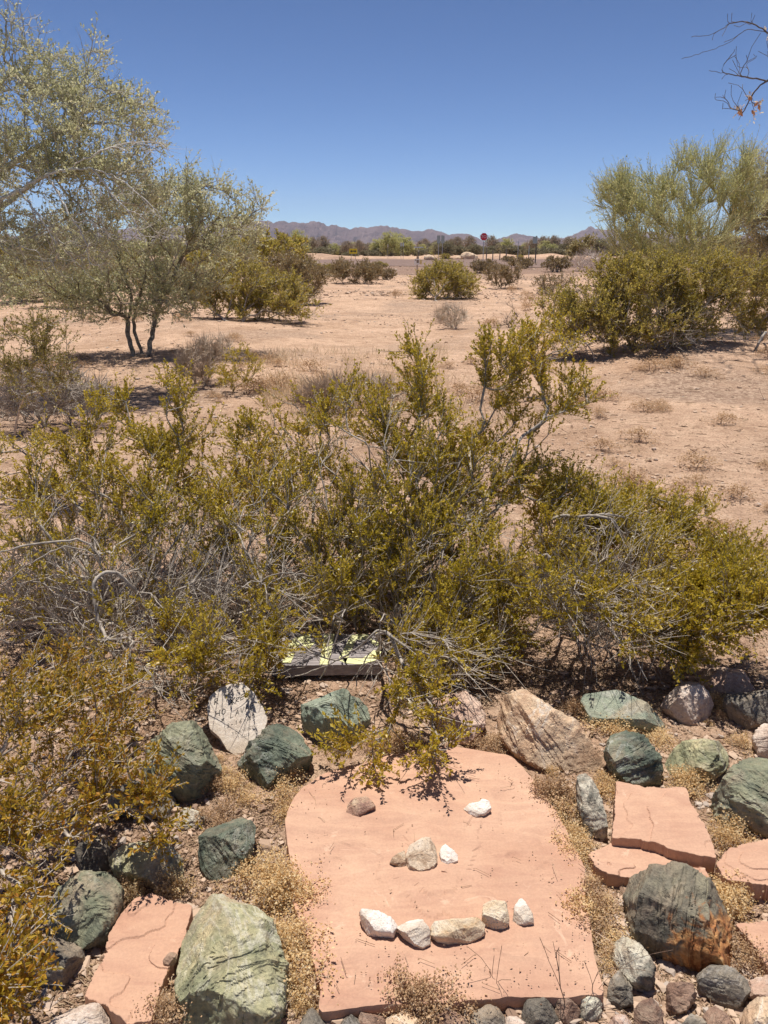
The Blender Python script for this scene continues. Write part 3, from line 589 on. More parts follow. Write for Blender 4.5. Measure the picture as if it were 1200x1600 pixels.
# right-hand side: palo verde, its golden neighbour, the big bush, its neighbour
pv = at_Y(1065, 440, 17.0); pv[2] = terrain(pv[0], pv[1]); pv = np.array(pv, float)
plant('palo_verde_tree', 31, [pv, pv + [.15, .1, 0]], [
    lobe(1000, 312, 17, 48, 32, .9, 52), lobe(1075, 285, 17, 40, 36, .9, 52), lobe(1135, 280, 17, 38, 40, .9, 48), lobe(962, 308, 17, 22, 26, .5, 30), lobe(1020, 345, 16.8, 75, 40, 1.1, 70), lobe(1120, 340, 17, 60, 45, 1.1, 52), lobe(1060, 390, 16.6, 90, 25, .9, 60), lobe(1165, 290, 17, 25, 40, .6, 30), lobe(975, 370, 16.6, 36, 26, .5, 22, .5)],
    (simple('green_bark', (.34, .335, .17), .8, (.54, .50, .29), 20), PALOLEAF), 'feathery pale green palo verde tree behind the large bush at the right', 'tree', part=('trunk', 'crown'), alpha=.28, step=.2, wig=.08, rt=.0055, rmax=.10, nt=5, tl=.46, nl=6, lsz=(.045, .010), up=.75, spread=.38, curl=.12, k=6, tw_r=.0038, extra=1.3)
gv = at_Y(1225, 440, 20.0); gv[2] = terrain(gv[0], gv[1])
plant('palo_verde_tree', 32, [gv], [lobe(1190, 320, 20, 35, 36, 1.0, 60), lobe(1180, 370, 20, 40, 36, 1.0, 60), lobe(1190, 270, 20, 22, 16, .5, 14, .9), lobe(1200, 420, 19.5, 50, 30, 1.0, 40), lobe(1240, 330, 20, 40, 60, 1, 30)],
    (TREEBARK, GOLDLEAF), 'golden green palo verde tree cut by the right edge', 'tree', part=('trunk', 'crown'), alpha=.28, step=.22, wig=.08, rt=.006, rmax=.1, nt=5, tl=.40, nl=6, lsz=(.06, .016), up=.5, spread=.5, k=6, tw_r=.004, extra=1.5)
plant('creosote_bush', 33, [G(955, 556), G(985, 548), G(1020, 545), G(1055, 540), G(930, 560)], [
    lobe(1000, 450, 12.4, 65, 38, .7, 110), lobe(925, 480, 12.2, 50, 34, .6, 70, .9), lobe(1085, 445, 12.5, 60, 36, .7, 100), lobe(1040, 425, 12.6, 40, 18, .5, 30), lobe(960, 430, 12.5, 30, 20, .4, 24), lobe(1130, 430, 12.5, 35, 20, .4, 30), lobe(1010, 500, 12.1, 80, 32, .6, 80, .6), lobe(1110, 495, 12.2, 50, 30, .5, 46, .7), lobe(1010, 520, 11.9, 100, 20, .5, 70, .25), lobe(890, 505, 12.1, 40, 26, .4, 40, .6), lobe(870, 480, 12.2, 24, 14, .3, 12, .6), lobe(910, 530, 11.9, 40, 20, .3, 30, .0), lobe(1050, 530, 11.9, 70, 12, .3, 24, .0)],
    (BARK, MIDLEAF, PUFF), 'big dense creosote bush on a low mound below the palo verde', 'bush', alpha=.35, step=.12, rt=.0034, rmax=.028, nt=5, tl=.22, nl=7, lsz=(.036, .018), tw_r=.0025, extra=1.5, puff=250, up=.5, bare=4)
plant('creosote_bush', 34, [G(1180, 545), G(1195, 540)], [lobe(1180, 470, 13, 38, 50, .5, 70), lobe(1170, 430, 13, 35, 20, .4, 26), lobe(1215, 460, 13, 30, 50, .4, 30), lobe(1180, 525, 12.8, 25, 14, .2, 14, 0)],
    (BARK, MIDLEAF, PUFF), 'dark creosote bush cut by the right edge beside the big one', 'bush', alpha=.35, step=.12, rt=.0034, rmax=.03, nt=5, tl=.19, nl=7, lsz=(.03, .014), tw_r=.002, extra=1.5)

# the tree whose bare branches hang into the top right corner
dt = np.array([6.9, 13.2, float(terrain(6.9, 13.2))]); dc = dt + [-.1, -.1, 2.6]
plant('bare_tree', 41, [dt], [lobe(1170, 60, 12.4, 50, 45, .4, 40, .0), lobe(1150, 130, 12.4, 35, 40, .3, 24, .0), lobe(1170, 165, 12.4, 22, 14, .15, 8, 1), (np.array([5.0, 12.4, 5.7]), (1.3, .8, .5), 150, .7), lobe(1290, 60, 12.6, 90, 80, 1.0, 60, .3), lobe(1250, 130, 12.4, 50, 40, .5, 26, .2)],  # high leafy lobe, out of view, added to cast shade on the ground
    (DKBARK, SEEDS, POD), 'bare dark branches with few orange pods hanging in the top right corner', 'tree', part=('trunk', 'twig'), alpha=.22, step=.12, wig=.10, rt=.0034, rmax=.05, nt=2, tl=.14, nl=3, lsz=(.035, .018), tw_r=.002, extra=0, pod=14, droop=.3, k=6,
    pre=[chain(dt, dt + [.05, 0, 1.3], dc), chain(dc, at_Y(1290, 110, 12.6), at_Y(1240, 70, 12.5), at_Y(1200, 52, 12.4), at_Y(1168, 46, 12.4), at_Y(1140, 66, 12.4), at_Y(1105, 80, 12.4), at_Y(1065, 92, 12.4)),
         chain(at_Y(1200, 52, 12.4), at_Y(1172, 36, 12.4), at_Y(1145, 36, 12.4), at_Y(1115, 52, 12.4), at_Y(1080, 58, 12.4)), chain(at_Y(1290, 110, 12.6), at_Y(1235, 112, 12.5), at_Y(1198, 127, 12.4), at_Y(1180, 142, 12.4), at_Y(1165, 168, 12.4), at_Y(1154, 188, 12.4)),
         chain(at_Y(1198, 127, 12.4), at_Y(1165, 120, 12.4), at_Y(1135, 115, 12.4), at_Y(1108, 110, 12.4))])

# middle distance: shrubs, each grown for its place
mid = dict(alpha=.4, step=.2, rt=.005, rmax=.03, nt=5, nl=6, tw_r=.003, extra=1.3)
plant('creosote_bush', 51, [G(380, 503), G(410, 506), G(350, 500)], [lobe(380, 445, 18.5, 55, 38, .9, 110), lobe(430, 460, 18.3, 50, 30, .8, 70), lobe(330, 450, 18.6, 36, 36, .7, 50), lobe(470, 480, 18, 30, 18, .6, 26, .7), lobe(390, 490, 18, 70, 12, .5, 40, .2)],
    (BARK, MIDLEAF, PUFF), 'broad green creosote bush behind the forked ironwood tree', 'bush', tl=.26, lsz=(.05, .022), **mid)
plant('creosote_bush', 52, [G(450, 476), G(480, 474)], [lobe(440, 425, 25, 42, 22, .9, 60), lobe(485, 435, 25, 26, 24, .8, 40), lobe(470, 458, 24.5, 35, 12, .6, 20, .6)], (BARK, BROWNLEAF, PUFF), 'brownish shrub mass just behind the broad green bush', 'bush', tl=.3, lsz=(.06, .026), **mid)
plant('creosote_bush', 53, [G(680, 470), G(705, 473)], [lobe(694, 434, 27, 38, 20, .9, 90), lobe(720, 445, 27, 26, 20, .7, 45), lobe(656, 449, 27, 16, 14, .6, 24), lobe(700, 462, 26.6, 38, 9, .6, 24, .1)], (BARK, MIDLEAF, PUFF), 'rounded olive bush standing alone on the open ground in the middle', 'bush', tl=.3, lsz=(.06, .026), **mid)
plant('creosote_bush', 54, [G(552, 443), G(570, 444), G(535, 442)], [lobe(540, 424, 40, 24, 13, .9, 40), lobe(575, 426, 40, 24, 14, .9, 44), lobe(556, 438, 39.5, 34, 5, .6, 14, .2)], (BARK, BROWNLEAF, PUFF), 'brown low shrub group left of the sandy track', 'bush', tl=.35, lsz=(.08, .035), **mid)
plant('creosote_bush', 55, [G(783, 451), G(789, 451)], [lobe(775, 430, 35, 16, 13, .6, 26), lobe(800, 425, 35, 14, 14, .6, 24), lobe(785, 445, 35, 12, 6, .3, 10, .0)], (DKBARK, BROWNLEAF, PUFF), 'V shaped brown shrub right of the rounded olive bush', 'bush', tl=.3, lsz=(.06, .026), **mid)
plant('creosote_bush', 56, [G(858, 465), G(845, 466)], [lobe(850, 448, 30, 20, 12, .6, 22, .8), lobe(878, 442, 30, 16, 12, .5, 16, .8), lobe(855, 460, 30, 18, 5, .4, 10, 0)], (BARK, BROWNLEAF, PUFF), 'thin straw coloured shrub left of the big dense bush', 'bush', tl=.25, lsz=(.05, .022), **mid)
plant('creosote_bush', 57, [G(100, 484), G(115, 482)], [lobe(105, 445, 23, 36, 28, .8, 55), lobe(60, 440, 23, 30, 26, .7, 30)], (BARK, MIDLEAF, PUFF), 'shadowy bush seen under the left tree branches', 'bush', tl=.28, lsz=(.055, .024), **mid)
plant('creosote_bush', 58, [G(905, 417), G(912, 417)], [lobe(905, 385, 62, 10, 9, .7, 18), lobe(922, 378, 62, 7, 7, .5, 10), lobe(893, 393, 62, 5, 7, .4, 7)], (DKBARK, GOLDLEAF, PUFF), 'small tan leaved tree beyond the pale dead branches', 'tree', tl=.4, lsz=(.12, .06), **mid)

# grey dead shrubs: wood only
def dead(seed, bases, lobes, mat, label, rt=.003, step=.08, tl=.14, tw=.0022, nt=4, cat='shrub'):
    return plant('dead_shrub', seed, bases, lobes, (mat, mat), label, cat, alpha=.3, ang=.8, bend=.12, wig=.06, step=step, rt=rt, rmax=.018, nt=nt, tl=tl, nl=0, tw_r=tw, extra=2.0, up=.4, spread=.8, part=('stem', 'twig'), clear=.02)
dead(61, [G(705, 512), G(712, 514)], [lobe(705, 494, 17.4, 27, 17, .4, 130)], simple('ashen_twig', (.46, .38, .29), .9, (.68, .58, .46), 60), 'round pale straw grey dead shrub on the sand beside the path')
STWIG = simple('straw_twig', (.36, .27, .19), .9, (.54, .43, .32), 60)
dead(62, [G(305, 600), G(320, 602)], [lobe(305, 568, 9.9, 34, 28, .35, 120), lobe(335, 545, 10.2, 26, 18, .3, 60)], STWIG, 'straw grey dead shrub right of the forked tree trunk')
dead(63, [G(70, 668), G(110, 665), G(40, 660)], [lobe(70, 610, 7.4, 60, 36, .5, 150), lobe(130, 625, 7.4, 45, 26, .4, 90), lobe(10, 630, 7.4, 40, 30, .4, 60)], BARK, 'dark grey dead shrub behind the left creosote branches')
dead(64, [G(545, 640), G(580, 645), G(510, 640)], [lobe(560, 612, 8.2, 75, 18, .4, 150), lobe(500, 620, 8.2, 40, 18, .3, 60)], STWIG, 'low dead twig shrub behind the middle creosote bush')
dead(165, [G(915, 432), G(935, 430)], [lobe(925, 410, 38, 28, 14, 1.0, 70), lobe(945, 420, 38, 20, 12, .7, 30)], simple('white_bleached_twig', (.5, .43, .37), .9, (.68, .6, .53), 30), 'pale bleached heap of dead branches left of the palo verde', rt=.008, step=.25, tl=.4, tw=.006, nt=4)
dead(66, [G(795, 512), G(798, 513)], [lobe(797, 492, 17.5, 12, 18, .2, 14), lobe(785, 506, 17.5, 12, 5, .2, 8), lobe(808, 507, 17.5, 10, 5, .2, 8)], DKBARK, 'tiny dead twiggy shrub on open sand right of the path', nt=2)

# ------------------------------------------------------------------ far shrubs and treeline: copies of a few grown prototypes
def far_proto(name, seed, r, hgt, mat, bark, n, lsz, up=.3, label='', cat='tree', group=None, trunkh=.25):
    rng = np.random.default_rng(seed)
    T = np.concatenate([blob(rng, (rng.uniform(-.45, .45) * r, rng.uniform(-.45, .45) * r, hgt * rng.uniform(.42, .72)), (r * .6, r * .6, hgt * .34), n // 6) for _ in range(6)])
    T[:, 2] = np.maximum(T[:, 2], hgt * trunkh * .5)
    bases = np.array([[rng.normal() * .12, rng.normal() * .12, 0] for _ in range(3)])
    P, par, D, tips = grow(rng, bases, T, .3, hgt * .1, .12)
    R, _ = radii(P, par, .012, .12)
    V, q = tubes(P, par, R, 4)
    (tv, tq), lf = sprays(rng, P[tips], D[tips], 5, hgt * .14, 4, lsz, up, .7, .009)
    VV = np.concatenate([V, tv, lf[0]])
    me = make_mesh(name, VV, [q, tq + len(V), lf[1] + len(V) + len(tv)], [mat, bark], False, [1, 1, 0])
    return me
rng = np.random.default_rng(77)
far_defs = [
    ('far_tree', far_proto('far_tree', 1, 3.2, 5.2, FARLEAF, DKBARK, 240, (.26, .12)), 'dark olive tree in the far treeline beyond the road', 'tree', 'olive trees of the far treeline'),
    ('far_tree', far_proto('far_tree', 2, 2.8, 5.8, PALOLEAF, DKBARK, 200, (.24, .10), .6), 'pale green feathery tree in the far treeline beyond the road', 'tree', 'pale green trees of the far treeline'),
    ('far_tree', far_proto('far_tree', 3, 2.4, 5.6, FARBROWN, DKBARK, 130, (.20, .09), .6), 'brownish thin crowned tree in the far treeline beyond the road', 'tree', 'brownish trees of the far treeline'),
    ('far_shrub', far_proto('far_shrub', 4, 2.4, 2.3, FARLEAF, DKBARK, 200, (.2, .1)), 'low dark shrub along the foot of the far treeline', 'shrub', 'low shrubs below the far treeline'),
    ('desert_shrub', far_proto('desert_shrub', 5, 1.3, 1.2, BROWNLEAF, BARK, 170, (.1, .045)), 'low brown shrub on the open desert before the road', 'shrub', 'brown shrubs before the road'),
    ('desert_shrub', far_proto('desert_shrub', 6, 1.4, 1.5, MIDLEAF, BARK, 190, (.1, .045)), 'olive creosote shrub on the open desert before the road', 'shrub', 'olive shrubs before the road')]
def put(k, x, y, s, sz=1.0):
    name, me, label, cat, group = far_defs[k]
    o = link(name, me, None, (x, y, float(terrain(x, y)) - .05)); o.rotation_euler = (0, 0, rng.uniform(0, 6.28)); o.scale = (s, s, s * sz)
    tag(o, label, cat, group)
for k, n, y0, y1, s0, s1 in ((0, 80, 142, 210, .34, .58), (1, 64, 142, 190, .36, .60), (2, 110, 142, 210, .38, .70), (3, 150, 138, 175, .5, .95)):
    for i in range(n):
        px = -200 + 1600 * (i + rng.random()) / n; Y = rng.uniform(y0, y1)
        s = rng.uniform(s0, s1)
        if 740 < px < 775 and k < 3: s *= .45     # the gap behind the stop sign
        if 590 < px < 655 and k == 1: s *= 1.15
        p = at_Y(px, 400, Y); put(k, p[0], Y, s, rng.uniform(.8, 1.1))
for px, Y, s, k in ((412, 128, 1.15, 1), (428, 120, .9, 0), (470, 132, 1.05, 1), (440, 110, .75, 0), (610, 150, 1.25, 1), (625, 155, 1.2, 1), (700, 128, .8, 0), (715, 150, 1.05, 2), (690, 140, .9, 0), (790, 150, .95, 1), (862, 150, 1.1, 2), (845, 160, 1.1, 2), (940, 140, 1.0, 0), (770, 175, 1.2, 2), (560, 160, .9, 2), (1000, 130, 1.0, 0), (330, 120, 1.0, 0), (360, 125, 1.1, 1), (150, 120, .9, 0), (60, 110, .9, 1)):
    p = at_Y(px, 400, Y); put(k, p[0], Y, s * .58)
for i in range(70):                              # brown and olive shrubs between the bushes and the road
    px = rng.uniform(380, 640) if i < 34 else rng.uniform(-150, 1350); Y = rng.uniform(34, 72) if i < 34 else rng.uniform(45, 130)
    if 600 < px < 900 and Y < 75: continue
    if 600 < px < 660 or 530 < px < 575: continue
    p = at_Y(px, 400, Y); put(4 if rng.random() < .7 else 5, p[0], Y, rng.uniform(.45, .85), rng.uniform(.7, 1))
for px, Y, s, k in ((330, 32, 1.1, 5), (300, 28, 1.0, 4), (20, 26, 1.2, 5), (170, 34, 1.2, 5), (240, 30, 1.0, 4), (410, 42, 1.5, 5), (440, 50, 1.5, 5), (870, 60, .9, 4), (760, 58, .8, 4), (820, 70, .8, 4), (1000, 40, 1.0, 4), (1140, 36, 1.2, 5), (1180, 30, 1.1, 4)):
    p = at_Y(px, 400, Y); put(k, p[0], Y, s)

# ------------------------------------------------------------------ stones
def smooth_poly(P, n):
    P = np.asarray(P, float)
    seg = np.linalg.norm(np.roll(P, -1, 0) - P, axis=1); cum = np.r_[0, np.cumsum(seg)]
    t = np.linspace(0, cum[-1], n, endpoint=False)
    Q = np.r_[P, P[:1]]
    R = np.c_[np.interp(t, cum, Q[:, 0]), np.interp(t, cum, Q[:, 1])]
    k = max(1, n // 200)
    for _ in range(2): R = (np.roll(R, k, 0) + 2 * R + np.roll(R, -k, 0)) / 4
    return R
def radial(poly, nth):                            # radius of a star-shaped polygon by angle about its centroid
    c = poly.mean(0); d = poly - c; a = np.arctan2(d[:, 1], d[:, 0]); r = np.hypot(d[:, 0], d[:, 1])
    o = np.argsort(a); a, r = a[o], r[o]
    th = np.linspace(-np.pi, np.pi, nth, endpoint=False)
    return c, th, np.interp(th, np.r_[a - 2 * np.pi, a, a + 2 * np.pi], np.r_[r, r, r])

def stone(name, px, mat, label, seed, cat='rock', z0=0.0, thick=.72, lift=.72, facets=16, box=.42, rough=.10, group=None, res=1.0, cut=(.55, .85), flatten=None, tip=.85):
    """a lump of rock whose outline from where the photo was taken follows the traced polygon, with real depth behind it"""
    rng = np.random.default_rng(seed); px = np.asarray(px, float); px = px.mean(0) + (px - px.mean(0)) * (1.0 if res > 1.4 else 1.05 if z0 < .02 else 1.03)
    dense = smooth_poly(px, 240); cpx, th, rr = radial(dense, int(110 * res))
    cz = z0 + .05
    res *= 1.35; cpx, th, rr = radial(dense, int(110 * res))
    for _ in range(4):
        Cw = at_z(cpx[0], cpx[1], cz); w = unit(unit(CAM - Cw) + np.array([0, 0, tip])); u = unit(np.cross([0, 0, 1.], w)); v = np.cross(w, u)
        pts = []
        for t, r in zip(th, rr):
            d = ray(cpx[0] + math.cos(t) * r, cpx[1] + math.sin(t) * r); s = ((Cw - CAM) @ w) / (d @ w); q = CAM + d * s - Cw; pts.append((q @ u, q @ v))
        pts = np.array(pts); half = .5 * min(np.ptp(pts[:, 0]), np.ptp(pts[:, 1])); cz = z0 + lift * abs(pts[:, 1].min()) * v[2] + .30 * half * thick * w[2]
    half = .5 * min(np.ptp(pts[:, 0]), np.ptp(pts[:, 1])); T = half * thick
    nph = int(46 * res); pd = np.linspace(-np.pi / 2, np.pi / 2, 4001); cd_ = np.abs(np.cos(pd)) ** box; sd_ = np.sign(np.sin(pd)) * np.abs(np.sin(pd)) ** box * thick
    arc = np.r_[0, np.cumsum(np.hypot(np.diff(cd_), np.diff(sd_)))]; ta = np.linspace(0, arc[-1], nph); cr = np.interp(ta, arc, cd_); sr = np.interp(ta, arc, sd_) / thick; cr[0] = cr[-1] = .002
    U = cr[:, None] * pts[None, :, 0]; Vv = cr[:, None] * pts[None, :, 1]; W = np.repeat((sr * T)[:, None], len(pts), 1)
    L = np.stack([U, Vv, W], -1)
    for q_ in range(facets):                      # flat broken faces: a few strong ones on top, many small ones round the rim
        big = q_ < max(3, facets * .45)
        nrm = unit(np.array([rng.normal() * .75, rng.normal() * .75, rng.uniform(.5, 1.3)]) if big else np.array([rng.normal(), rng.normal(), rng.uniform(-.3, .6)]))
        dd = L @ nrm; lim = dd.max() * (rng.uniform(*cut) if big else rng.uniform(.80, .97)); L = L - np.maximum(dd - lim, 0)[..., None] * nrm
    if flatten: L[..., 2] = np.minimum(L[..., 2], T * flatten)
    Wd = L[..., 0:1] * u + L[..., 1:2] * v + L[..., 2:3] * w
    nn = unit(Wd); f = 1 / half; sd = seed * 7.31
    n1 = fbm(Wd[..., 0] * f * 1.3 + sd, Wd[..., 1] * f * 1.3, Wd[..., 2] * f * 1.3, seed=seed, oct=5, gain=.55)
    n2 = 1 - 2 * np.abs(fbm(Wd[..., 0] * f * 2.2, Wd[..., 1] * f * 2.2 + sd, Wd[..., 2] * f * 2.2, seed=seed + 9, oct=4))
    ax_ = unit(rng.normal(size=3)); t_ = Wd @ ax_ * f; lay = fbm(t_ * 5 + n1 * .5, Wd[..., 0] * f * .7, Wd[..., 1] * f * .7, seed=seed + 3, oct=4, gain=.6)
    stp = np.floor(lay * 4 + n1) / 4
    n3 = fbm(Wd[..., 0] * f * 9, Wd[..., 1] * f * 9, Wd[..., 2] * f * 9, seed=seed + 17, oct=3)
    Wd = Wd + nn * (rough * half * (n1 * .6 + (n2 - .4) * .5 + stp * 1.0 + n3 * .22))[..., None]
    nt = len(pts); V = Wd.reshape(-1, 3)
    i = np.arange((nph - 1) * nt).reshape(nph - 1, nt); j = np.roll(i, -1, 1)
    q = np.stack([i, j, j + nt, i + nt], -1).reshape(-1, 4)
    me = make_mesh(name, V, [q], mat, True); me.set_sharp_from_angle(angle=math.radians(24))
    o = link(name, me, None, Cw)
    tag(o, label, cat, group); return o, Cw, (u, v, w), T

def flagstone(name, px, zt, th_, label, seed, tilt=(0, 0), mat=None):
    """a flat slab: traced outline laid on the plane z = zt, ragged broken edge, flaking layers on top"""
    rng = np.random.default_rng(seed); px = smooth_poly(px, 400)
    W = np.array([at_z(a, b, zt)[:2] for a, b in px]); c, th, rr = radial(W, 260)
    rr = rr + .006 * fbm(np.cos(th) * 7 + seed, np.sin(th) * 7, seed=seed) + .0025 * fbm(np.cos(th) * 30, np.sin(th) * 30 + seed, seed=seed + 1) + .006 * np.minimum(0, fbm(np.cos(th) * 14, np.sin(th) * 14, seed=seed + 8, oct=2) + .1)
    rings = np.r_[np.linspace(.02, .97, 46), .99, 1.0]
    X = rings[:, None] * np.cos(th) * rr; Y = rings[:, None] * np.sin(th) * rr
    lay = fbm(X * 4 + seed, Y * 4, seed=seed + 2, oct=4); st = np.floor(lay * 3.2) * .0032 + .004 * fbm(X * 2, Y * 2, seed=seed + 3) + .0012 * fbm(X * 22, Y * 22, seed=seed + 4)
    Z = st + X * tilt[0] + Y * tilt[1]; Z[-1] -= .001
    V = [np.stack([X, Y, Z], -1)]
    for k, (o_, dz) in enumerate(((1.004, .3), (1.001, .55), (1.008, .8), (.99, 1.0))):
        jag = 1 + .006 * fbm(np.cos(th) * 25, np.sin(th) * 25, k * 3.3, seed=seed + 5)
        V.append(np.stack([np.cos(th) * rr * o_ * jag, np.sin(th) * rr * o_ * jag, Z[-1] - dz * th_], -1)[None])
    V = np.concatenate(V); nr, nt = V.shape[:2]
    i = np.arange((nr - 1) * nt).reshape(nr - 1, nt); j = np.roll(i, -1, 1)
    q = np.stack([i, i + nt, j + nt, j], -1).reshape(-1, 4)
    cap = np.arange(nt)[None, :]; ns = (len(rings) - 1) * nt
    me = make_mesh(name, V.reshape(-1, 3), [q, cap], mat or SANDSTONE, True)
    sh = np.ones(len(me.polygons), bool); sh[ns:ns + 4 * nt] = False; me.polygons.foreach_set('use_smooth', sh); me.set_sharp_from_angle(angle=math.radians(22))
    o = link(name, me, None, (c[0], c[1], zt))
    return tag(o, label, 'flagstone')

flagstone('flagstone', [(537,1197),(600,1180),(650,1172),(700,1166),(735,1168),(800,1180),(830,1212),(860,1250),(885,1295),(913,1345),(915,1385),(922,1440),(933,1510),(945,1553),(880,1556),(800,1556),(700,1560),(600,1566),(497,1580),(500,1540),(492,1500),(470,1440),(455,1400),(458,1370),(448,1310),(443,1280),(455,1248),(490,1215)], .042, .07, 'large pink sandstone flagstone with a face of small stones laid on it', 5)
flagstone('flagstone', [(962,1219),(990,1225),(1031,1229),(1071,1228),(1080,1255),(1099,1285),(1112,1315),(1121,1343),(1087,1338),(1050,1330),(1027,1319),(997,1311),(956,1308),(958,1285),(962,1262)], .06, .06, 'pink flagstone right of the face slab below the two green rocks', 6)
flagstone('flagstone', [(920,1330),(957,1311),(990,1313),(1013,1317),(1030,1330),(1075,1352),(1100,1352),(1112,1372),(1070,1378),(1010,1372),(950,1362),(930,1352)], .04, .05, 'broken pink flagstone strip above the big grey boulder', 7)
flagstone('flagstone', [(1118,1349),(1133,1330),(1167,1318),(1205,1310),(1260,1308),(1270,1385),(1205,1384),(1160,1377),(1133,1373)], .05, .06, 'pink flagstone at right edge below the big dark green boulder', 8)
flagstone('flagstone', [(1150,1440),(1200,1434),(1260,1428),(1260,1520),(1200,1508),(1183,1480)], .04, .05, 'pink flagstone at right edge beside the rust patched boulder', 9)
flagstone('flagstone', [(129,1556),(148,1520),(165,1484),(168,1458),(187,1431),(210,1405),(236,1396),(270,1408),(300,1412),(289,1469),(264,1514),(244,1562),(236,1592),(200,1600),(165,1572)], .05, .06, 'long pink flagstone between the two green boulders at lower left', 10)

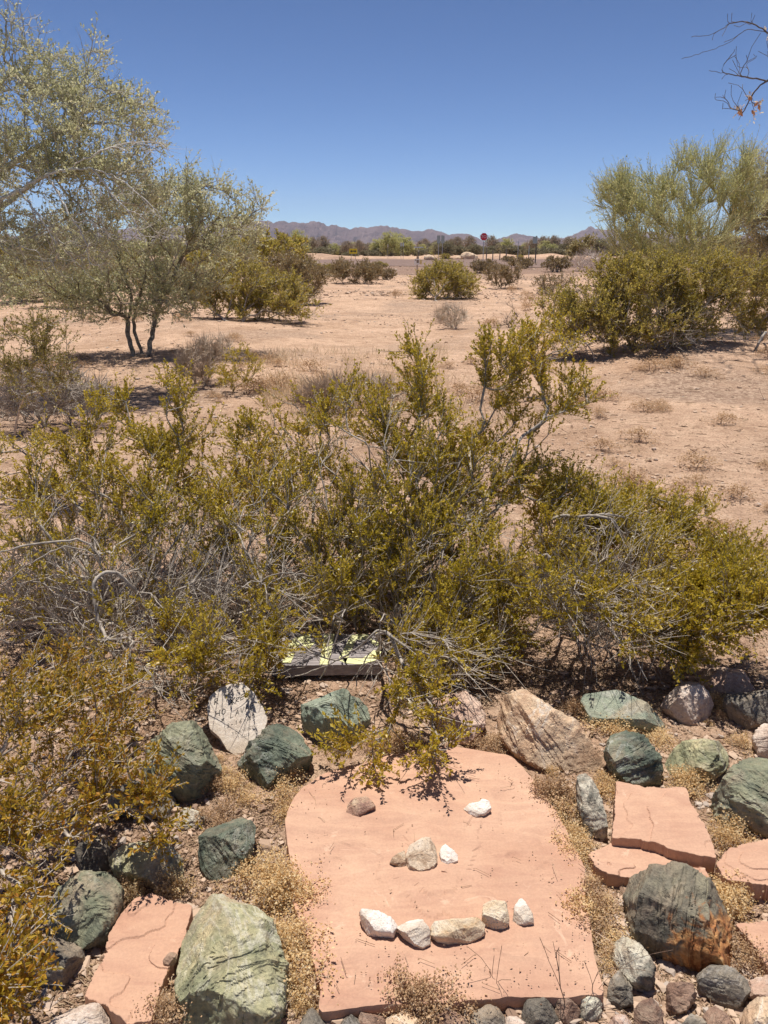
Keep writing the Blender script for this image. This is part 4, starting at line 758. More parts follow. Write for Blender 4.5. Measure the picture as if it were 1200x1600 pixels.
R_ = [  # outline, material, label, options
([(774,1109),(782,1094),(812,1084),(831,1092),(859,1114),(900,1131),(926,1157),(947,1184),(937,1195),(900,1199),(842,1203),(806,1176),(778,1144)], TANROCK, 'large tan boulder leaning behind the right side of the face slab', dict(thick=.6, res=1.5, facets=8)),
([(894,1097),(919,1086),(952,1082),(990,1090),(1024,1105),(1054,1124),(1068,1137),(1061,1148),(1042,1150),(1012,1142),(975,1138),(937,1130),(911,1123)], BLUEGREEN, 'long flat blue green rock behind the tan boulder', dict(thick=1.0, rough=.03)),
([(942,1157),(960,1144),(986,1136),(999,1144),(1020,1176),(1037,1195),(1031,1225),(982,1226),(960,1208),(945,1176)], DKGREEN, 'dark green rock leaning right of the tan boulder', dict(res=1.2)),
([(1029,1184),(1050,1169),(1087,1154),(1121,1150),(1134,1176),(1136,1206),(1114,1217),(1080,1216),(1042,1202)], YELGREEN, 'yellow green rock beside the dark green rock above pink flagstone', dict(res=1.2)),
([(1029,1094),(1057,1069),(1080,1061),(1099,1079),(1114,1097),(1102,1129),(1080,1131),(1065,1127),(1042,1109)], PALEROCK, 'pale pinkish white quartz rock behind the blue green rock', dict(res=1.2, facets=12)),
([(1090,1056),(1110,1038),(1140,1038),(1162,1049),(1177,1077),(1155,1092),(1121,1096),(1095,1073)], PINKROCK, 'pink rock furthest back near the right creosote bush', dict(res=1.2)),
([(1131,1101),(1140,1086),(1177,1077),(1215,1072),(1235,1100),(1215,1125),(1192,1133),(1174,1142),(1147,1131)], GREYROCK, 'dark grey brown rock in front of the pink rock at right edge', dict()),
([(1177,1154),(1192,1131),(1220,1125),(1245,1150),(1240,1185),(1215,1192),(1192,1188),(1181,1172)], PALEROCK, 'cream rock cut by the right edge above the dark green boulder', dict()),
([(1097,1259),(1121,1232),(1140,1210),(1170,1188),(1205,1186),(1260,1200),(1280,1260),(1260,1310),(1200,1313),(1159,1302),(1125,1289),(1102,1270)], GREEN, 'big dark green boulder cut by the right edge', dict(res=1.5, thick=.7)),
([(900,1217),(919,1214),(937,1244),(949,1296),(937,1319),(919,1309),(904,1262)], LICHEN, 'narrow grey speckled rock wedged right of the face slab', dict(thick=1.0)),
([(947,1463),(963,1453),(987,1470),(1013,1497),(1023,1517),(1017,1547),(993,1547),(967,1513),(957,1493)], LICHEN, 'white and grey crusted rock below the rust patched boulder', dict()),
([(945,1537),(967,1517),(987,1537),(988,1570),(970,1580),(950,1562)], GREYROCK, 'small dark grey stone at the lower right corner of the face slab', dict()),  # dark stones along the bottom edge carry an unbuilt shadow in their colour
([(1030,1560),(1047,1535),(1083,1540),(1088,1556),(1073,1579),(1047,1587)], BROWNROCK, 'small reddish brown stone under the rust patched boulder', dict()),
([(1090,1523),(1107,1503),(1133,1507),(1160,1527),(1170,1550),(1147,1580),(1120,1565),(1093,1547)], GREYROCK, 'dark brown grey stone at lower right of the rust patched boulder', dict()),
([(1163,1537),(1200,1525),(1250,1530),(1250,1570),(1205,1570),(1170,1558)], PINKROCK, 'pinkish stone at the right edge near the bottom', dict()),
([(1157,1582),(1177,1562),(1205,1566),(1230,1590),(1210,1630),(1165,1622)], TANROCK, 'smooth cream stone in the bottom right corner', dict()),
([(1062,1600),(1077,1579),(1104,1597),(1112,1625),(1070,1630)], GREYROCK, 'dark three sided stone at the bottom edge left of the cream stone', dict()),
([(992,1580),(1010,1553),(1036,1583),(1032,1622),(995,1625)], BROWNROCK, 'split brown grey stone at the bottom edge under the crusted rock', dict()),
([(1098,1580),(1118,1574),(1142,1588),(1150,1615),(1110,1622)], BROWNROCK, 'rough brown stone at the bottom edge beside the dark one', dict()),
([(1040,1592),(1058,1590),(1064,1615),(1042,1620)], PINKROCK, 'small pink stone at the bottom edge between brown and dark stones', dict()),
([(950,1590),(975,1584),(990,1600),(985,1630),(950,1630)], PINKROCK, 'pinkish brown stone at the bottom edge below the slab corner', dict()),
([(815,1575),(838,1552),(866,1560),(872,1590),(850,1612),(818,1600)], GREYROCK, 'grey rounded stone under the slab edge with dry stalks over it', dict()),
([(868,1566),(884,1552),(905,1560),(908,1585),(885,1600),(866,1590)], BROWNROCK, 'brown grey stone at the bottom under the slab right of centre', dict()),
([(905,1562),(925,1552),(940,1566),(942,1590),(920,1600),(906,1588)], LICHEN, 'speckled grey stone at the bottom under the slab right corner', dict()),
([(735,1585),(760,1568),(785,1578),(795,1600),(775,1625),(738,1620)], GREYROCK, 'dark grey stone at the bottom edge right of the brown weeds', dict()),
([(752,1552),(775,1540),(803,1545),(812,1562),(790,1574),(758,1570)], GREYROCK, 'flat slate grey stone touching the slab bottom edge', dict(thick=.6)),
([(605,1592),(628,1572),(650,1580),(660,1605),(640,1625),(606,1618)], TANROCK, 'beige round stone at the bottom edge below the slab', dict()),
([(468,1600),(476,1580),(492,1571),(508,1590),(515,1620),(475,1630)], GREYROCK, 'dark pointed stone at the bottom left corner of the slab', dict()),
([(525,1600),(540,1586),(565,1590),(570,1620),(528,1625)], GREYROCK, 'small grey green stone at the bottom edge beside the pointed one', dict()),
([(560,1586),(580,1578),(602,1586),(604,1612),(565,1615)], BROWNROCK, 'small brown stone at the bottom edge left of the beige one', dict()),
([(680,1590),(705,1578),(730,1590),(728,1618),(685,1620)], BROWNROCK, 'brown stone half hidden by weeds at the bottom edge', dict()),
([(785,1592),(806,1584),(822,1602),(815,1625),(788,1625)], PALEROCK, 'small pale stone at the bottom edge under the slate', dict()),
# behind the slab
([(369,1185),(382,1167),(408,1150),(428,1132),(455,1131),(475,1144),(487,1170),(481,1193),(446,1219),(411,1231),(388,1205)], DKGREEN, 'dark green veined rock leaning against the lettered pale stone', dict(res=1.2)),
([(469,1092),(490,1083),(533,1080),(562,1083),(592,1095),(589,1115),(568,1132),(551,1150),(527,1168),(501,1157),(478,1130)], BLUEGREEN, 'blue green rock behind the slab under the painted board', dict(res=1.2)),
([(678,1090),(705,1068),(735,1074),(756,1108),(758,1145),(737,1161),(700,1157),(676,1125)], PINKROCK, 'pale pinkish rock under the creosote twigs behind the slab', dict(res=1.2)),
# left side
([(208,1199),(210,1165),(232,1150),(281,1139),(311,1136),(330,1161),(349,1187),(344,1225),(330,1255),(311,1267),(277,1244),(228,1234)], GREEN, 'large green boulder left of the lettered stone in twig shade', dict(res=1.5)),
([(277,1287),(285,1268),(300,1259),(322,1270),(316,1290),(296,1300),(280,1299)], LICHEN, 'small grey white stone under the shaded green boulder', dict()),
([(150,1243),(175,1228),(210,1221),(262,1236),(288,1256),(279,1282),(225,1272),(165,1264)], GREYROCK, 'dark grey rock hidden under the rust coloured leaves', dict()),
([(307,1311),(330,1277),(352,1266),(368,1261),(377,1277),(398,1292),(390,1330),(367,1376),(341,1384),(319,1367),(307,1345)], DKGREEN, 'jagged dark green rock left of the face slab', dict(res=1.3, facets=12)),
([(169,1332),(210,1311),(262,1319),(296,1335),(296,1364),(262,1396),(225,1376),(180,1360)], YELGREEN, 'mottled green rock between the jagged rock and rusty twigs', dict()),
([(118,1332),(142,1307),(169,1318),(178,1352),(155,1372),(128,1362)], GREYROCK, 'dark slaty rock left of the mottled green rock', dict()),
([(69,1409),(90,1386),(124,1371),(169,1374),(188,1397),(186,1431),(165,1469),(127,1486),(101,1472),(74,1440)], GREEN, 'rounded green boulder left of the long pink flagstone', dict(res=1.3, facets=6)),
([(18,1505),(56,1465),(124,1476),(161,1484),(142,1516),(86,1545),(35,1540)], GREYROCK, 'dark rock in the shade below the rounded green boulder', dict()),
([(272,1500),(283,1450),(306,1399),(332,1389),(367,1397),(403,1417),(428,1442),(446,1500),(449,1565),(430,1625),(300,1630),(284,1585),(270,1532)], YELGREEN, 'large pale green boulder at the bottom left of the slab', dict(res=1.7, facets=9, thick=.55)),
([(72,1605),(112,1564),(146,1552),(166,1574),(182,1602),(172,1640),(82,1645)], PALEROCK, 'white rock in the bottom left corner under the pink flagstone', dict(res=1.2)),
([(255,1500),(263,1487),(277,1490),(279,1502),(266,1509),(256,1507)], BROWNROCK, 'small red stone chip on the long pink flagstone', dict(z0=.05, thick=.6)),
]
for i, (pl, mt, lb, op) in enumerate(R_):
    stone('rock', pl, mt, lb, 200 + i, **op)
# the big grey boulder with a rusty crust
RUST = [(.3, (.16, .06, .025)), (.45, (.36, .14, .045)), (.58, (.50, .25, .09)), (.75, (.55, .38, .20))]
bigpoly = [(945,1385),(963,1365),(1000,1361),(1050,1359),(1090,1367),(1123,1393),(1150,1423),(1165,1450),(1160,1483),(1143,1513),(1100,1520),(1073,1535),(1050,1534),(1030,1508),(990,1467),(966,1425)]
BIG = rock_mat('rust_patched_stone', warm([(.3, (.06, .055, .05)), (.5, (.135, .125, .105)), (.66, (.21, .195, .15)), (.84, (.36, .34, .22))]), vein=(.4, .38, .24), vein_amt=.3, scale=6, rust=((.075, -.10, -.02), .125, RUST))
stone('rock', bigpoly, BIG, 'big grey boulder with orange rust patch at the lower right', 301, res=1.8, facets=9, thick=.6, tip=.7, lift=.6)

# pale stone with handwriting
so_, sc_, (su, sv_, sw), sT = stone('lettered_stone', [(326,1110),(330,1092),(345,1080),(360,1074),(378,1071),(396,1087),(410,1110),(416,1127),(409,1146),(394,1162),(372,1182),(356,1172),(344,1152),(330,1140)], SIGNED, 'pale rounded stone with dark handwriting leaning under the creosote', 330, cat='stone', thick=.45, flatten=.40, facets=0, rough=.014, box=.35, res=1.3, tip=.45)
INK_SHADOW = simple('ink_and_branch_shadow', (.03, .027, .025), .8, (.16, .135, .115), 60)
GLYPH = {'H': [[(0,0),(0,1)],[(1,0),(1,1)],[(0,.5),(1,.5)]], 'O': [[(.5,0),(.05,.25),(.05,.75),(.5,1),(.95,.75),(.95,.25),(.5,0)]], 'L': [[(0,1),(0,0),(.9,0)]], 'A': [[(0,0),(.5,1),(1,0)],[(.2,.4),(.8,.4)]],
 'V': [[(0,1),(.5,0),(1,1)]], 'E': [[(1,1),(0,1),(0,0),(1,0)],[(0,.5),(.8,.5)]], 'R': [[(0,0),(0,1),(.8,.9),(.8,.6),(0,.5),(1,0)]], '3': [[(0,.95),(.7,1),(.8,.7),(.3,.52),(.9,.35),(.7,0),(0,.05)]], '1': [[(.5,0),(.5,1),(.2,.75)]],
 '6': [[(.8,1),(.2,.6),(.1,.2),(.5,0),(.85,.2),(.6,.5),(.15,.35)]], '2': [[(.05,.8),(.5,1),(.85,.7),(0,0),(1,0)]], '0': [[(.5,0),(.1,.3),(.1,.75),(.5,1),(.9,.75),(.9,.3),(.5,0)]], '-': [[(.1,.45),(.8,.45)]], '*': [[(.1,.1),(.9,.9)],[(.1,.9),(.9,.1)],[(.5,0),(.5,1)]],
 'S': [[(.9,.85),(.5,1),(.1,.8),(.8,.3),(.5,0),(.05,.15)]], 'C': [[(.95,.85),(.5,1),(.1,.6),(.1,.3),(.5,0),(.95,.15)]], 'N': [[(0,0),(0,1),(1,0),(1,1)]], 'D': [[(0,0),(0,1),(.7,.85),(.9,.5),(.7,.15),(0,0)]], 'J': [[(.9,1),(.9,.2),(.4,0),(.05,.25)]], 'U': [[(0,1),(.1,.15),(.5,0),(.9,.15),(1,1)]], 'T': [[(0,1),(1,1)],[(.5,1),(.5,0)]]}
def write(mb, text, x, y, ang, h, wd, adv, thick, surf):
    ca, sa = math.cos(ang), math.sin(ang)
    for k, ch in enumerate(text):
        for st in GLYPH.get(ch, []):
            pts = [surf(x + (k * adv + p * wd) * ca - (q * h) * sa, y + (k * adv + p * wd) * sa + (q * h) * ca) for p, q in st]
            for a, b in zip(pts[:-1], pts[1:]):
                if a is not None and b is not None and np.linalg.norm(a - b) > 1e-5: mb.cyl(a, b, thick * .95, 5)
bpy.context.view_layer.update()
def stone_surf(px_, py_):                         # first point of the lettered stone met from above at a place on its face
    d = unit(ray(px_, py_)); inv = so_.matrix_world.inverted(); o3 = inv @ Vector(CAM)
    hit, p, nr, fi = so_.ray_cast(o3, (inv.to_3x3() @ Vector(d)).normalized())
    return np.array(p) if hit else None
mb = MB()
def wr(text, x, y, ang, h, wd, adv, t=.0012):     # ang in photo space, y up
    write(mb, text, 0, 0, 0, h, wd, adv, t, lambda a, b: stone_surf(x + a * math.cos(ang) + b * math.sin(ang) * -1 * -1 * .25, y - a * math.sin(ang) - b))
wr('R', 335, 1101, .3, 9, 6, 8, .0016); wr('*', 357, 1103, .3, 12, 11, 8, .0018); wr('REE', 368, 1099, .55, 8, 6, 9, .0013)  # top line: dark marks are partly a branch shadow drawn as strokes
wr('HO', 337, 1120, .3, 9, 6, 9.5, .0015); wr('LAVAE', 360, 1122, .42, 8.5, 6, 8.4, .0013); wr('*', 345, 1128, .3, 5, 6, 8, .0012)
wr('3-16-20', 354, 1138, .36, 6.5, 4.5, 7.0, .0009); wr('SCANNED', 362, 1149, .30, 4.6, 3.8, 5.6, .0006); wr('1CUS', 371, 1154, .25, 4.2, 3.6, 5.4, .0006)
let = mb.build('lettering', INK_SHADOW, so_)

# small stones of the face
Z = .044
face = [
([(536,1265),(537,1256),(548,1250),(570,1247),(584,1252),(586,1262),(577,1270),(557,1279),(546,1277)], PURPLE, 'left eye of the stone face a purple and cream pebble', dict()),
([(725,1263),(733,1257),(748,1255),(754,1250),(764,1254),(767,1264),(757,1274),(743,1277),(733,1272)], WHITEROCK, 'right eye of the stone face a white pebble with dark cap', dict()),
([(608,1347),(620,1336),(633,1330),(634,1350),(631,1356),(620,1353)], MOTTLED, 'little tan pebble left of the nose of the stone face', dict()),
([(634,1345),(640,1325),(660,1313),(672,1312),(684,1320),(690,1333),(688,1342),(676,1357),(655,1362),(636,1360)], MOTTLED, 'large speckled nose stone in the middle of the face slab', dict(res=1.3)),
([(688,1340),(686,1330),(694,1319),(704,1328),(714,1333),(715,1345),(705,1354),(692,1353)], WHITEROCK, 'white nose pebble with grey broken end', dict()),
([(562,1428),(568,1421),(590,1426),(606,1434),(620,1449),(613,1464),(590,1462),(574,1458),(566,1444)], WHITEROCK, 'first mouth stone a pinkish white wedge at left', dict(thick=.7)),
([(620,1449),(640,1440),(660,1440),(670,1452),(672,1474),(660,1481),(648,1476),(630,1462)], WHITEROCK, 'second mouth stone a white kite shape beside the wedge', dict(thick=.7)),
([(673,1452),(680,1442),(710,1440),(745,1438),(757,1446),(756,1459),(735,1470),(708,1474),(684,1470),(674,1463)], AMBER, 'long amber grey mouth stone in the middle of the smile', dict(thick=.8)),
([(753,1440),(755,1416),(772,1412),(790,1414),(795,1440),(792,1449),(760,1452),(754,1447)], AMBER, 'square cream mouth stone right of the long one', dict(thick=.8, facets=6, box=.4)),
([(801,1441),(804,1418),(813,1402),(823,1415),(832,1430),(834,1443),(818,1446),(806,1443)], WHITEROCK, 'white triangular stone at the right end of the smile', dict(thick=.6)),
]
for i, (pl, mt, lb, op) in enumerate(face):
    kw = dict(z0=Z, lift=.4, facets=7, rough=.08, thick=.42, cat='stone', tip=1.4, cut=(.6, .9)); kw.update(op)
    stone('pebble', pl, mt, lb, 400 + i, **kw)

# painted board under the bush
def board():
    zt = .07
    q = [at_z(*p, zt) for p in ((424, 1041), (597, 1038), (590, 992), (437, 988))]
    fl, fr, br, bl = [np.array(p) for p in q]
    ctr = (fl + fr + br + bl) / 4
    wood, n, l, b = newmat('weathered_wood'); co = coords(n, l)
    mp = n.new('ShaderNodeMapping'); mp.inputs['Scale'].default_value = (3, 60, 20); l.new(co, mp.inputs[0])
    g = noise_n(n, l, mp.outputs[0], 1.5, 8, .65, .5)
    l.new(ramp(n, l, g, [(.3, (.15, .125, .12)), (.5, (.27, .235, .225)), (.7, (.38, .34, .325))]), b.inputs['Base Color']); b.inputs['Roughness'].default_value = .9
    bump(n, l, g, .6, .006, b)
    N = 30; s = np.linspace(0, 1, N)
    def lat(p, q_, wob, sd): return p[None] * (1 - s)[:, None] + q_[None] * s[:, None] + np.c_[np.zeros(N), wob * fbm(s * 14, sd, seed=sd), .5 * wob * fbm(s * 9, sd + 3.3, seed=sd)]
    rows = [lat(fl, fr, .003, 1)]
    for k in (.02, .35, .355, .365, .37, .68, .685, .695, .70, .98): # grooves between the grain ridges
        r = lat(fl * (1 - k) + bl * k, fr * (1 - k) + br * k, .0015, int(k * 100)); r[:, 2] += -.003 if k in (.355, .365, .685, .695) else .0; rows.append(r)
    rows.append(lat(bl, br, .003, 9)); dn = np.array([0, 0, -.045])
    grid = np.stack([rows[0] + dn] + rows + [rows[-1] + dn]); nr = len(grid)
    V = grid.reshape(-1, 3) - ctr
    i = np.arange((nr - 1) * N).reshape(nr - 1, N)[:, :-1].ravel()
    f = [np.c_[i, i + 1, i + N + 1, i + N], np.array([[0, (nr - 1) * N, (nr - 1) * N + N - 1, N - 1]])]
    e1 = np.arange(nr)[None] * N; f += [e1, e1[:, ::-1] + N - 1]
    o = link('painted_board', make_mesh('painted_board', V, f, wood), None, ctr)
    tag(o, 'weathered grey board with yellow painted letters under the creosote', 'board')
    yel, n, l, b = newmat('worn_yellow_paint'); co = coords(n, l)
    mp = n.new('ShaderNodeMapping'); mp.inputs['Scale'].default_value = (5, 40, 20); l.new(co, mp.inputs[0])
    l.new(ramp(n, l, noise_n(n, l, mp.outputs[0], 2.2, 8, .7, .4), [(.36, (.27, .24, .19)), (.44, (.62, .60, .27)), (.6, (.76, .75, .42))]), b.inputs['Base Color']); b.inputs['Roughness'].default_value = .9
    def patch(polys):
        m = MB()
        for pl in polys:
            W = [at_z(a, b_, zt + .0022) - ctr for a, b_ in pl]; nn = len(W)
            m.add(W + [w_ - [0, 0, .0045] for w_ in W], [tuple(range(nn))[::-1]] + [(k, (k + 1) % nn, nn + (k + 1) % nn, nn + k) for k in range(nn)])
        m.build('painted_letter', yel, o)
    patch([[(440,1035),(454,1036),(466,1008),(486,1000),(484,990),(460,996),(448,1014)], [(470,1012),(484,1013),(492,1004),(476,1000)]])
    patch([[(499,1038),(514,1038),(523,990),(507,990)]])
    patch([[(528,1031),(540,1036),(556,1000),(578,997),(574,990),(549,992)], [(540,1036),(536,1028),(566,1029),(584,1016),(596,1018),(588,1031),(566,1038)], [(578,997),(592,1004),(590,1010),(580,1004)]])
board()

# ------------------------------------------------------------------ dry weeds
def weed_mesh(seed, r, hgt, n_st, n_seed, mat):
    rng = np.random.default_rng(seed)
    T = np.c_[rng.normal(size=(n_st, 2)) * r * .45, hgt * rng.uniform(.35, 1.0, n_st)]
    T[:, 2] *= np.exp(-(T[:, 0] ** 2 + T[:, 1] ** 2) / (2 * r * r))
    P, par, D, tips = grow(rng, np.c_[rng.normal(size=(6, 2)) * r * .25, np.full(6, -.005)], T, .3, .02, .15)
    R, _ = radii(P, par, .0006, .002)
    V, q = tubes(P, par, R, 3)
    idx = rng.integers(0, len(tips), n_seed); c = P[tips[idx]] + rng.normal(size=(n_seed, 3)) * .010
    c[:, 2] = np.maximum(c[:, 2], .002)
    lv, lf = leaves(rng, c, rng.normal(size=(n_seed, 3)), .0062, .0050)
    pv_, pf = puffs(rng, P[tips[rng.integers(0, len(tips), n_seed // 3)]] + rng.normal(size=(n_seed // 3, 3)) * .010, .0026)
    return make_mesh('weed', np.concatenate([V, lv, pv_]), [q, lf + len(V), pf + len(V) + len(lv)], [mat, STWIG], False, [1, 0, 0])
WM = [weed_mesh(500 + k, .07, .075, 60, 620, SEEDS) for k in range(3)] + [weed_mesh(510 + k, .07, .085, 60, 520, BROWNSEEDS) for k in range(2)]
wr_ = np.random.default_rng(9)
def weed(cx, cy, rx, ry, n, kinds, label, sc=1.0):
    """a patch of dry weed along a gap between stones: each tuft is a thing"""
    for i in range(n):
        a = wr_.uniform(0, 6.28); rr = math.sqrt(wr_.random())
        p = ground(cx + rx * rr * math.cos(a), cy + ry * rr * math.sin(a)); k = kinds[wr_.integers(len(kinds))]
        o = link('dry_weed', WM[k], None, (p[0], p[1], p[2] - .002)); s = sc * wr_.choice([.4, .6, .8, .95, 1.1]) * wr_.uniform(.85, 1.1)
        o.scale = (s, s * wr_.uniform(.75, 1.1), s * wr_.uniform(.55, 1.05)); o.rotation_euler = (0, 0, wr_.uniform(0, 6.28))
        tag(o, label, 'weed', 'weeds: ' + label)
GD, BR, MX = (0, 1, 2), (3, 4), (0, 1, 2, 3, 4)
weed(440, 1275, 20, 50, 6, MX, 'brown gold weed tufts at the upper left rim of the face slab', .8)
weed(455, 1430, 32, 80, 17, GD, 'golden weed tufts between the face slab and large pale green boulder')
weed(415, 1385, 25, 30, 4, GD, 'golden weed tufts right of the jagged dark green rock')
weed(470, 1560, 22, 30, 6, GD, 'golden weed tufts at the lower left rim of the face slab')
weed(680, 1572, 55, 28, 13, BR, 'brown weed tufts growing over the bottom edge of the face slab', 1.0)
weed(870, 1250, 30, 45, 9, MX, 'gold brown weed tufts between tan boulder and speckled narrow rock')
weed(895, 1320, 20, 40, 6, GD, 'golden weed tufts at the right rim of the face slab')
weed(943, 1230, 12, 40, 4, GD, 'golden weed tufts between speckled narrow rock and pink flagstone', .8)
weed(975, 1135, 48, 18, 10, GD, 'golden weed tufts below the blue green rock', .95)
weed(1010, 1155, 30, 14, 4, GD, 'golden weed tufts between dark green and yellow green rocks', .8)
weed(1070, 1226, 24, 22, 6, GD, 'golden weed tufts under the yellow green rock', .8)
weed(1140, 1315, 26, 12, 4, GD, 'golden weed tufts in front of the big dark green boulder', .8)
weed(1060, 1350, 36, 14, 6, GD, 'golden weed tufts on the broken pink flagstone strip', .8)
weed(1155, 1410, 45, 22, 8, GD, 'golden weed tufts between the big boulder and right flagstone')
weed(925, 1420, 26, 50, 11, MX, 'golden weed tufts left of the rust patched boulder', .95)
weed(950, 1490, 18, 30, 4, MX, 'weed tufts beside the crusted rock at the slab corner', .8)
weed(1120, 1125, 18, 22, 4, MX, 'weed tufts between the quartz rock and dark grey rock', .8)
weed(1165, 1165, 14, 16, 3, MX, 'weed tufts left of the cream rock at right edge', .7)
weed(1165, 1500, 20, 20, 4, BR, 'brown weed tufts right of the rust patched boulder', .8)
weed(350, 1235, 18, 30, 5, MX, 'weed tufts right of the shaded green boulder', .8)
weed(385, 1235, 20, 25, 4, MX, 'weed tufts below the dark green veined rock', .8)
weed(330, 1285, 30, 14, 3, BR, 'brown weed tufts under the shaded green boulder', .7)
weed(270, 1390, 16, 14, 3, GD, 'gold weed tufts above the large pale green boulder', .8)
weed(210, 1385, 25, 15, 4, MX, 'weed tufts above the long pink flagstone', .7)
weed(255, 1590, 22, 25, 5, BR, 'brown weed tufts between pink flagstone and pale green boulder', .9)
weed(905, 1110, 30, 12, 4, BR, 'brown weed tufts behind the tan boulder', .8)
weed(600, 1170, 70, 14, 8, MX, 'weed tufts along the back edge of the face slab', .8)
weed(770, 1170, 25, 14, 4, BR, 'brown weed tufts left of the tan boulder', .8)
weed(340, 1175, 14, 18, 3, MX, 'weed tufts at the foot of the lettered stone', .6)

tr_ = np.random.default_rng(19)
for px_, py_, s_ in [(tr_.uniform(380, 1250), tr_.uniform(455, 640), 1) for _ in range(46)] + [(tr_.uniform(0, 420), tr_.uniform(490, 640), 1) for _ in range(24)] + [(tr_.uniform(900, 1230), tr_.uniform(600, 860), .8) for _ in range(24)]:
    p = ground(px_, py_); sc_t = s_ * tr_.uniform(.8, 2.0) * (1 + p[1] * .03)
    o = link('dry_tuft', WM[int(tr_.integers(3, 5))], None, (p[0], p[1], p[2] - .004)); o.scale = (sc_t * 1.3, sc_t * 1.3, sc_t * .8); o.rotation_euler = (0, 0, tr_.uniform(0, 6.28))
    tag(o, 'small brown dry tuft on the open desert soil behind the bushes', 'tuft', 'dry tufts on the open soil')
# thin dry stalks standing in front of the slab
def stalks(cx, cy, n, hgt, label, seed):
    rng = np.random.default_rng(seed); b = ground(cx, cy); root = None
    T = np.array([[rng.normal() * .07, rng.normal() * .03 + .02, hgt * rng.uniform(.5, 1.1)] for _ in range(n)])
    P, par, D, tips = grow(rng, np.c_[rng.normal(size=(n, 2)) * .05, np.zeros(n)], T, .8, .03, .06)
    R, _ = radii(P, par, .0006, .0011)
    V, q = tubes(P, par, R, 4)
    tag(link('dry_stalk', make_mesh('dry_stalk', V, [q], simple('dry_stalk', (.13, .075, .05), .8, (.26, .17, .11), 90), True), None, b), label, 'weed')
stalks(880, 1590, 12, .20, 'thin dark dry stalks standing at the bottom before the slab', 3)
stalks(760, 1560, 4, .12, 'few thin dry stalks right of the brown weeds', 4)

# ------------------------------------------------------------------ loose cover: gravel, litter, straw
def scatter_ground(rng, n, boxes):               # photo-space boxes -> ground points
    return np.concatenate([ground_many(rng.uniform(x0, x1, m), rng.uniform(y0, y1, m)) for (x0, y0, x1, y1), m in boxes])
def gravel():
    rng = np.random.default_rng(31)
    N1 = 9000; y = 1.15 + 5.0 * rng.random(N1) ** 1.3; x = rng.uniform(-1, 1, N1) * (.62 * y + .3)
    N2 = 60000; y2 = 5 + 50 * rng.random(N2) ** 1.5; x2 = rng.uniform(-1, 1, N2) * (.55 * y2 + .3)
    N3 = 9000; y3 = 26 + 48 * rng.random(N3); x3 = rng.uniform(-.5, .5, N3) * y3
    x2, y2 = np.r_[x2, x3], np.r_[y2, y3]; N2 += N3
    rb = scatter_ground(rng, 0, [((-30, 1090, 440, 1620), 3600), ((870, 1060, 1230, 1620), 4200), ((430, 1565, 960, 1640), 900), ((300, 1050, 900, 1160), 900)])
    X, Y = np.r_[x, x2, rb[:, 0]], np.r_[y, y2, rb[:, 1]]
    S = np.r_[.0025 + .009 * rng.random(N1) ** 4, (.003 + .017 * rng.random(N2) ** 5) * (1 + y2 * .035) + np.where(np.arange(N2) >= N2 - N3, .02 + .05 * rng.random(N2) ** 4, 0), .002 + .014 * rng.random(len(rb)) ** 3.5]
    patch = fbm(X * .35 + 5, Y * .35, seed=71, oct=3)
    patch[N1 + N2:] = 1; keep = (rng.random(len(X)) < np.clip(.4 + 1.6 * patch, .1, 1)); X, Y, S = X[keep], Y[keep], S[keep]
    o = np.array([[1,0,0],[-1,0,0],[0,1,0],[0,-1,0],[.55,.55,.6],[-.55,.5,.62],[.5,-.55,.6],[-.5,-.55,.55],[0,0,-.5]], float)
    f = np.array([[0,2,4],[2,1,5],[1,3,7],[3,0,6],[0,4,6],[3,6,7],[1,7,5],[2,5,4],[0,8,2],[2,8,1],[1,8,3],[3,8,0]]); f4 = np.array([[4,5,7,6]])
    a = rng.uniform(0, 6.28, len(X)); st = rng.uniform(.6, 1.5, (len(X), 2))
    V = o[None] * np.r_[1, 1, 1] + rng.normal(size=(len(X), 9, 3)) * .15
    V = V * np.c_[st, rng.uniform(.5, .9, len(X))][:, None]
    V = np.stack([V[..., 0] * np.cos(a)[:, None] - V[..., 1] * np.sin(a)[:, None], V[..., 0] * np.sin(a)[:, None] + V[..., 1] * np.cos(a)[:, None], V[..., 2]], -1) * S[:, None, None]
    V += np.c_[X, Y, terrain(X, Y) + S * .15][:, None]
    b = np.arange(len(X))[:, None, None] * 9
    m = leaf_mat('gravel_stone', [(.12, (.24, .155, .11)), (.35, (.40, .275, .19)), (.6, (.52, .38, .275)), (.8, (.37, .30, .25)), (.95, (.66, .56, .46))], trans=0, rough=.85, spec=.2)
    tag(link('gravel', make_mesh('gravel', V.reshape(-1, 3), [(b + f).reshape(-1, 3), (b + f4).reshape(-1, 4)], m)), 'loose gravel and pebbles scattered on the soil', kind='stuff')
gravel()
